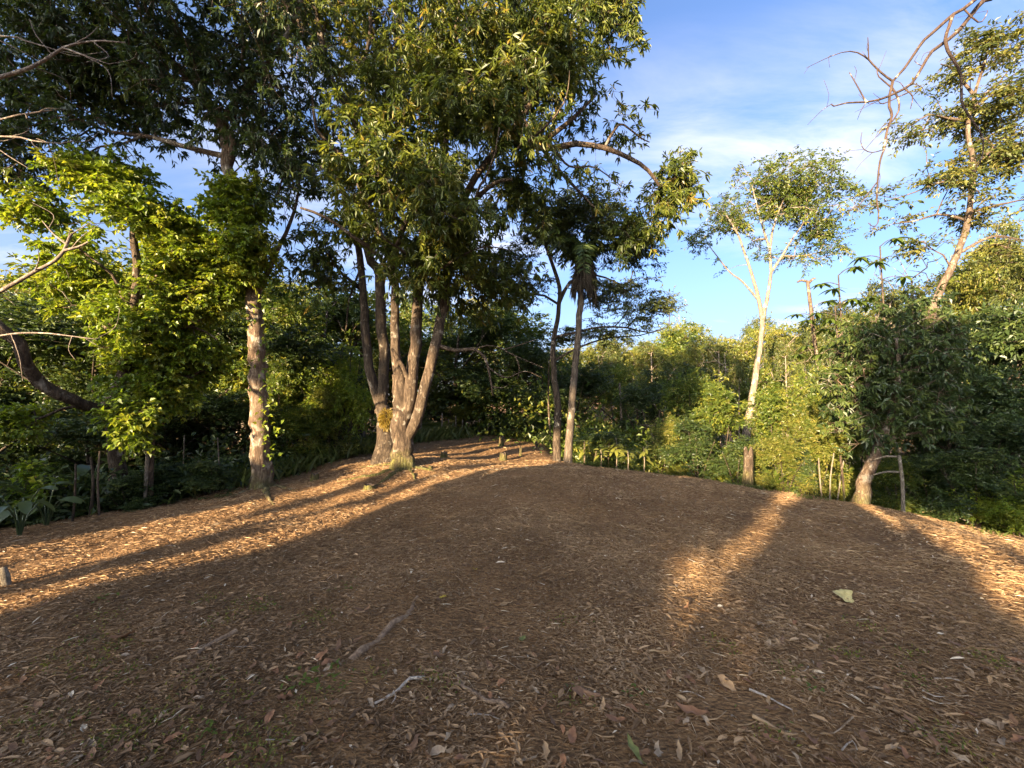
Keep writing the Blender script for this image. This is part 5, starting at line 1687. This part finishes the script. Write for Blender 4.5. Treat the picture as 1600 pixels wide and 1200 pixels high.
for (px, py, ang, L, W, mat, lab) in [
    (791, 948, .1, .10, .038, 'dry_tan', 'oval tan leaf lying flat in the middle of the clearing'),
    (1186, 982, .1, .10, .045, 'dry_grey', 'pale curled leaf below and left of the large yellow one'),
    (1272, 1006, -.5, .085, .032, 'dry_grey', 'whitish leaf directly below the large yellow one'),
    (1201, 1010, .7, .06, .03, 'dry_grey', 'small pale leaf between two whitish ones at right'),
    (1082, 1122, -.45, .15, .045, 'dry_red', 'long reddish brown leaf at the bottom right of centre'),
    (962, 1138, -.1, .10, .036, 'dry_red', 'short reddish leaf at the bottom near the middle'),
    (895, 1160, 1.2, .09, .04, 'dry_red', 'rusty leaf standing up at the bottom near the middle'),
    (912, 1090, -.2, .13, .05, 'dry_brown', 'large dark curled leaf near the middle foreground'),
    (1136, 1078, -1.0, .10, .05, 'dry_tan', 'tan crumpled leaf in the right middle foreground'),
    (742, 894, .4, .05, .03, 'yellow_leaf', 'small yellow leaf in the shaded litter below the mango'),
    (692, 936, -.2, .06, .026, 'yellow_leaf', 'pale yellow leaf above the surface root'),
    (816, 1006, 1.1, .09, .03, 'green_leaf', 'upright olive leaf right of the surface root'),
    (990, 1185, -1.1, .12, .04, 'green_leaf', 'yellow green leaf at the bottom edge right of the middle'),
    (272, 1168, .5, .07, .04, 'dry_red', 'orange brown leaf at the bottom left'),
    (528, 1166, 1.0, .06, .04, 'dry_red', 'orange leaf at the bottom left of the middle'),
    (446, 1098, .3, .08, .05, 'dry_red', 'orange brown leaf left of the green seedlings'),
    (190, 1000, .2, .14, .06, 'dry_red', 'large rusty leaf in the left foreground'),
    (500, 1036, 1.2, .12, .06, 'dry_red', 'dark reddish leaf left of the surface root end'),
    (152, 962, .1, .05, .016, 'dry_pale', 'small white leaf scrap at the left in the shade'),
    (1028, 1190, 1.4, .08, .03, 'dry_grey', 'grey leaf at the bottom edge right of the yellow green one'),
    (1420, 1192, 1.4, .09, .03, 'dry_red', 'reddish leaf tip at the bottom edge far right'),
    (828, 1200, .2, .08, .03, 'dry_grey', 'pale leaf at the very bottom near the middle'),
    (684, 1190, .1, .09, .035, 'dry_grey', 'silvery leaf at the very bottom left of the middle'),
    (1012, 872, .2, .06, .03, 'dry_tan', 'tan leaf left of the lit patch on the mound'),
    (1412, 842, .1, .07, .035, 'dry_tan', 'tan leaf in the shaded band at the right'),
]:
    drop(fallen_mesh(L, W, .35, M[mat], .3, int(px)), px, py, ang, lab)
KINDS_ = [fallen_mesh(rng.uniform(.09, .15), rng.uniform(.028, .048), rng.uniform(.2, .7), M[['dry_brown', 'dry_brown', 'dry_tan', 'dry_grey', 'dry_red', 'dry_brown'][k % 6]], rng.uniform(-.4, .6), 200 + k) for k in range(18)]
GFL = 'dry leaves scattered over the foreground litter'
WORDS = ['dry brown leaf curled in the foreground litter', 'dry brown leaf curled in the foreground litter', 'dry tan leaf curled in the foreground litter', 'dry greyish leaf curled in the foreground litter', 'dry reddish leaf curled in the foreground litter', 'dry brown leaf curled in the foreground litter']
for k in range(260):
    py = 1200 - 260 * rng.random() ** 1.4
    px = rng.uniform(-10, 1610)
    j = int(rng.integers(18))
    drop(KINDS_[j], px, py, rng.uniform(0, 6.28), WORDS[j % 6], rng.uniform(.42, .8), GFL, .3, .012)

# ------------------------------------------------------------------ leaf litter and dry grass, uncountable


def wedge(n, r0, r1, half=64, pw=1.0):
    r_ = r0 + (r1 - r0) * rng.random(n) ** pw
    th = np.radians(rng.uniform(-half, half, n))
    return np.stack((r_ * np.sin(th), r_ * np.cos(th)), 1)


def litter_layer(n, r0, r1, pw, Lr, Wr, kind):
    p_ = wedge(n, r0, r1, 66, pw)
    th = np.degrees(np.arctan2(p_[:, 0], p_[:, 1]))
    rr_ = np.hypot(p_[:, 0], p_[:, 1])
    p_ = p_[rr_ < np.interp(th, EDGE_T, EDGE_R) + (0.8 if kind != 'far' else .8)]
    dens = .72 + 1.1 * vnoise(p_[:, 0] * 2.1 + 3, p_[:, 1] * 2.1, 41) + .9 * vnoise(p_[:, 0] * 6, p_[:, 1] * 6, 42)
    p_ = p_[rng.random(len(p_)) < dens]
    n = len(p_)
    z = terrain(p_[:, 0], p_[:, 1])
    base = np.column_stack((p_, z + rng.uniform(.0, .018, n)))
    az = rng.uniform(0, 6.28, n)
    d = np.column_stack((np.cos(az), np.sin(az), rng.normal(.02, .12, n)))
    L = rng.uniform(*Lr, n) * rng.uniform(.6, 1.3, n); W = rng.uniform(*Wr, n)
    patch = .24 * vnoise(p_[:, 0] * .8, p_[:, 1] * .8, 31) + .26 * vnoise(p_[:, 0] * 3.3, p_[:, 1] * 3.3, 32) - .10 * np.exp(-((np.hypot(p_[:, 0], p_[:, 1]) / 2.6) ** 2))
    tint = np.clip(.12 + rng.beta(2.4, 2.8, n) * .72 + patch, 0, .93)
    tint[rng.random(n) < .012] = 1.0
    return base, d, L, W, tint


V_, T_, A_ = [], [], []
off = 0
for args, lng in [((6500, 1.2, 6.5, 1.1, (.035, .09), (.010, .028), 'near'), True), ((24000, 1.2, 4.4, .75, (.02, .055), (.006, .016), 'near'), False), ((70000, 1.2, 5.0, .8, (.010, .035), (.003, .010), 'near'), False), ((80000, 1.2, 5.4, .8, (.03, .10), (.0014, .003), 'near'), False),
                  ((80000, 3.6, 10, .8, (.025, .075), (.006, .018), 'mid'), False), ((70000, 3.8, 10, .8, (.05, .14), (.0025, .006), 'mid'), False), ((45000, 8, 22, .7, (.06, .15), (.014, .036), 'far'), False)]:
    base, d, L, W, tint = litter_layer(*args)
    s = rng.random(len(base))
    V, T, A = leaves(base, d, L, W, tint, up=2.2, fold=rng.uniform(.0, .3), droop=.12, long=lng)
    V_.append(V); T_.append(T + off); A_.append(A); off += len(V)
o = link('leaf_litter', make_mesh('leaf_litter', np.concatenate(V_), [(np.concatenate(T_), 0, False)], [M['litter']], {'tint': np.concatenate(A_)}))
tag(o, 'brown dry leaves, straw and chips covering the clearing', 'leaf litter', kind='stuff')
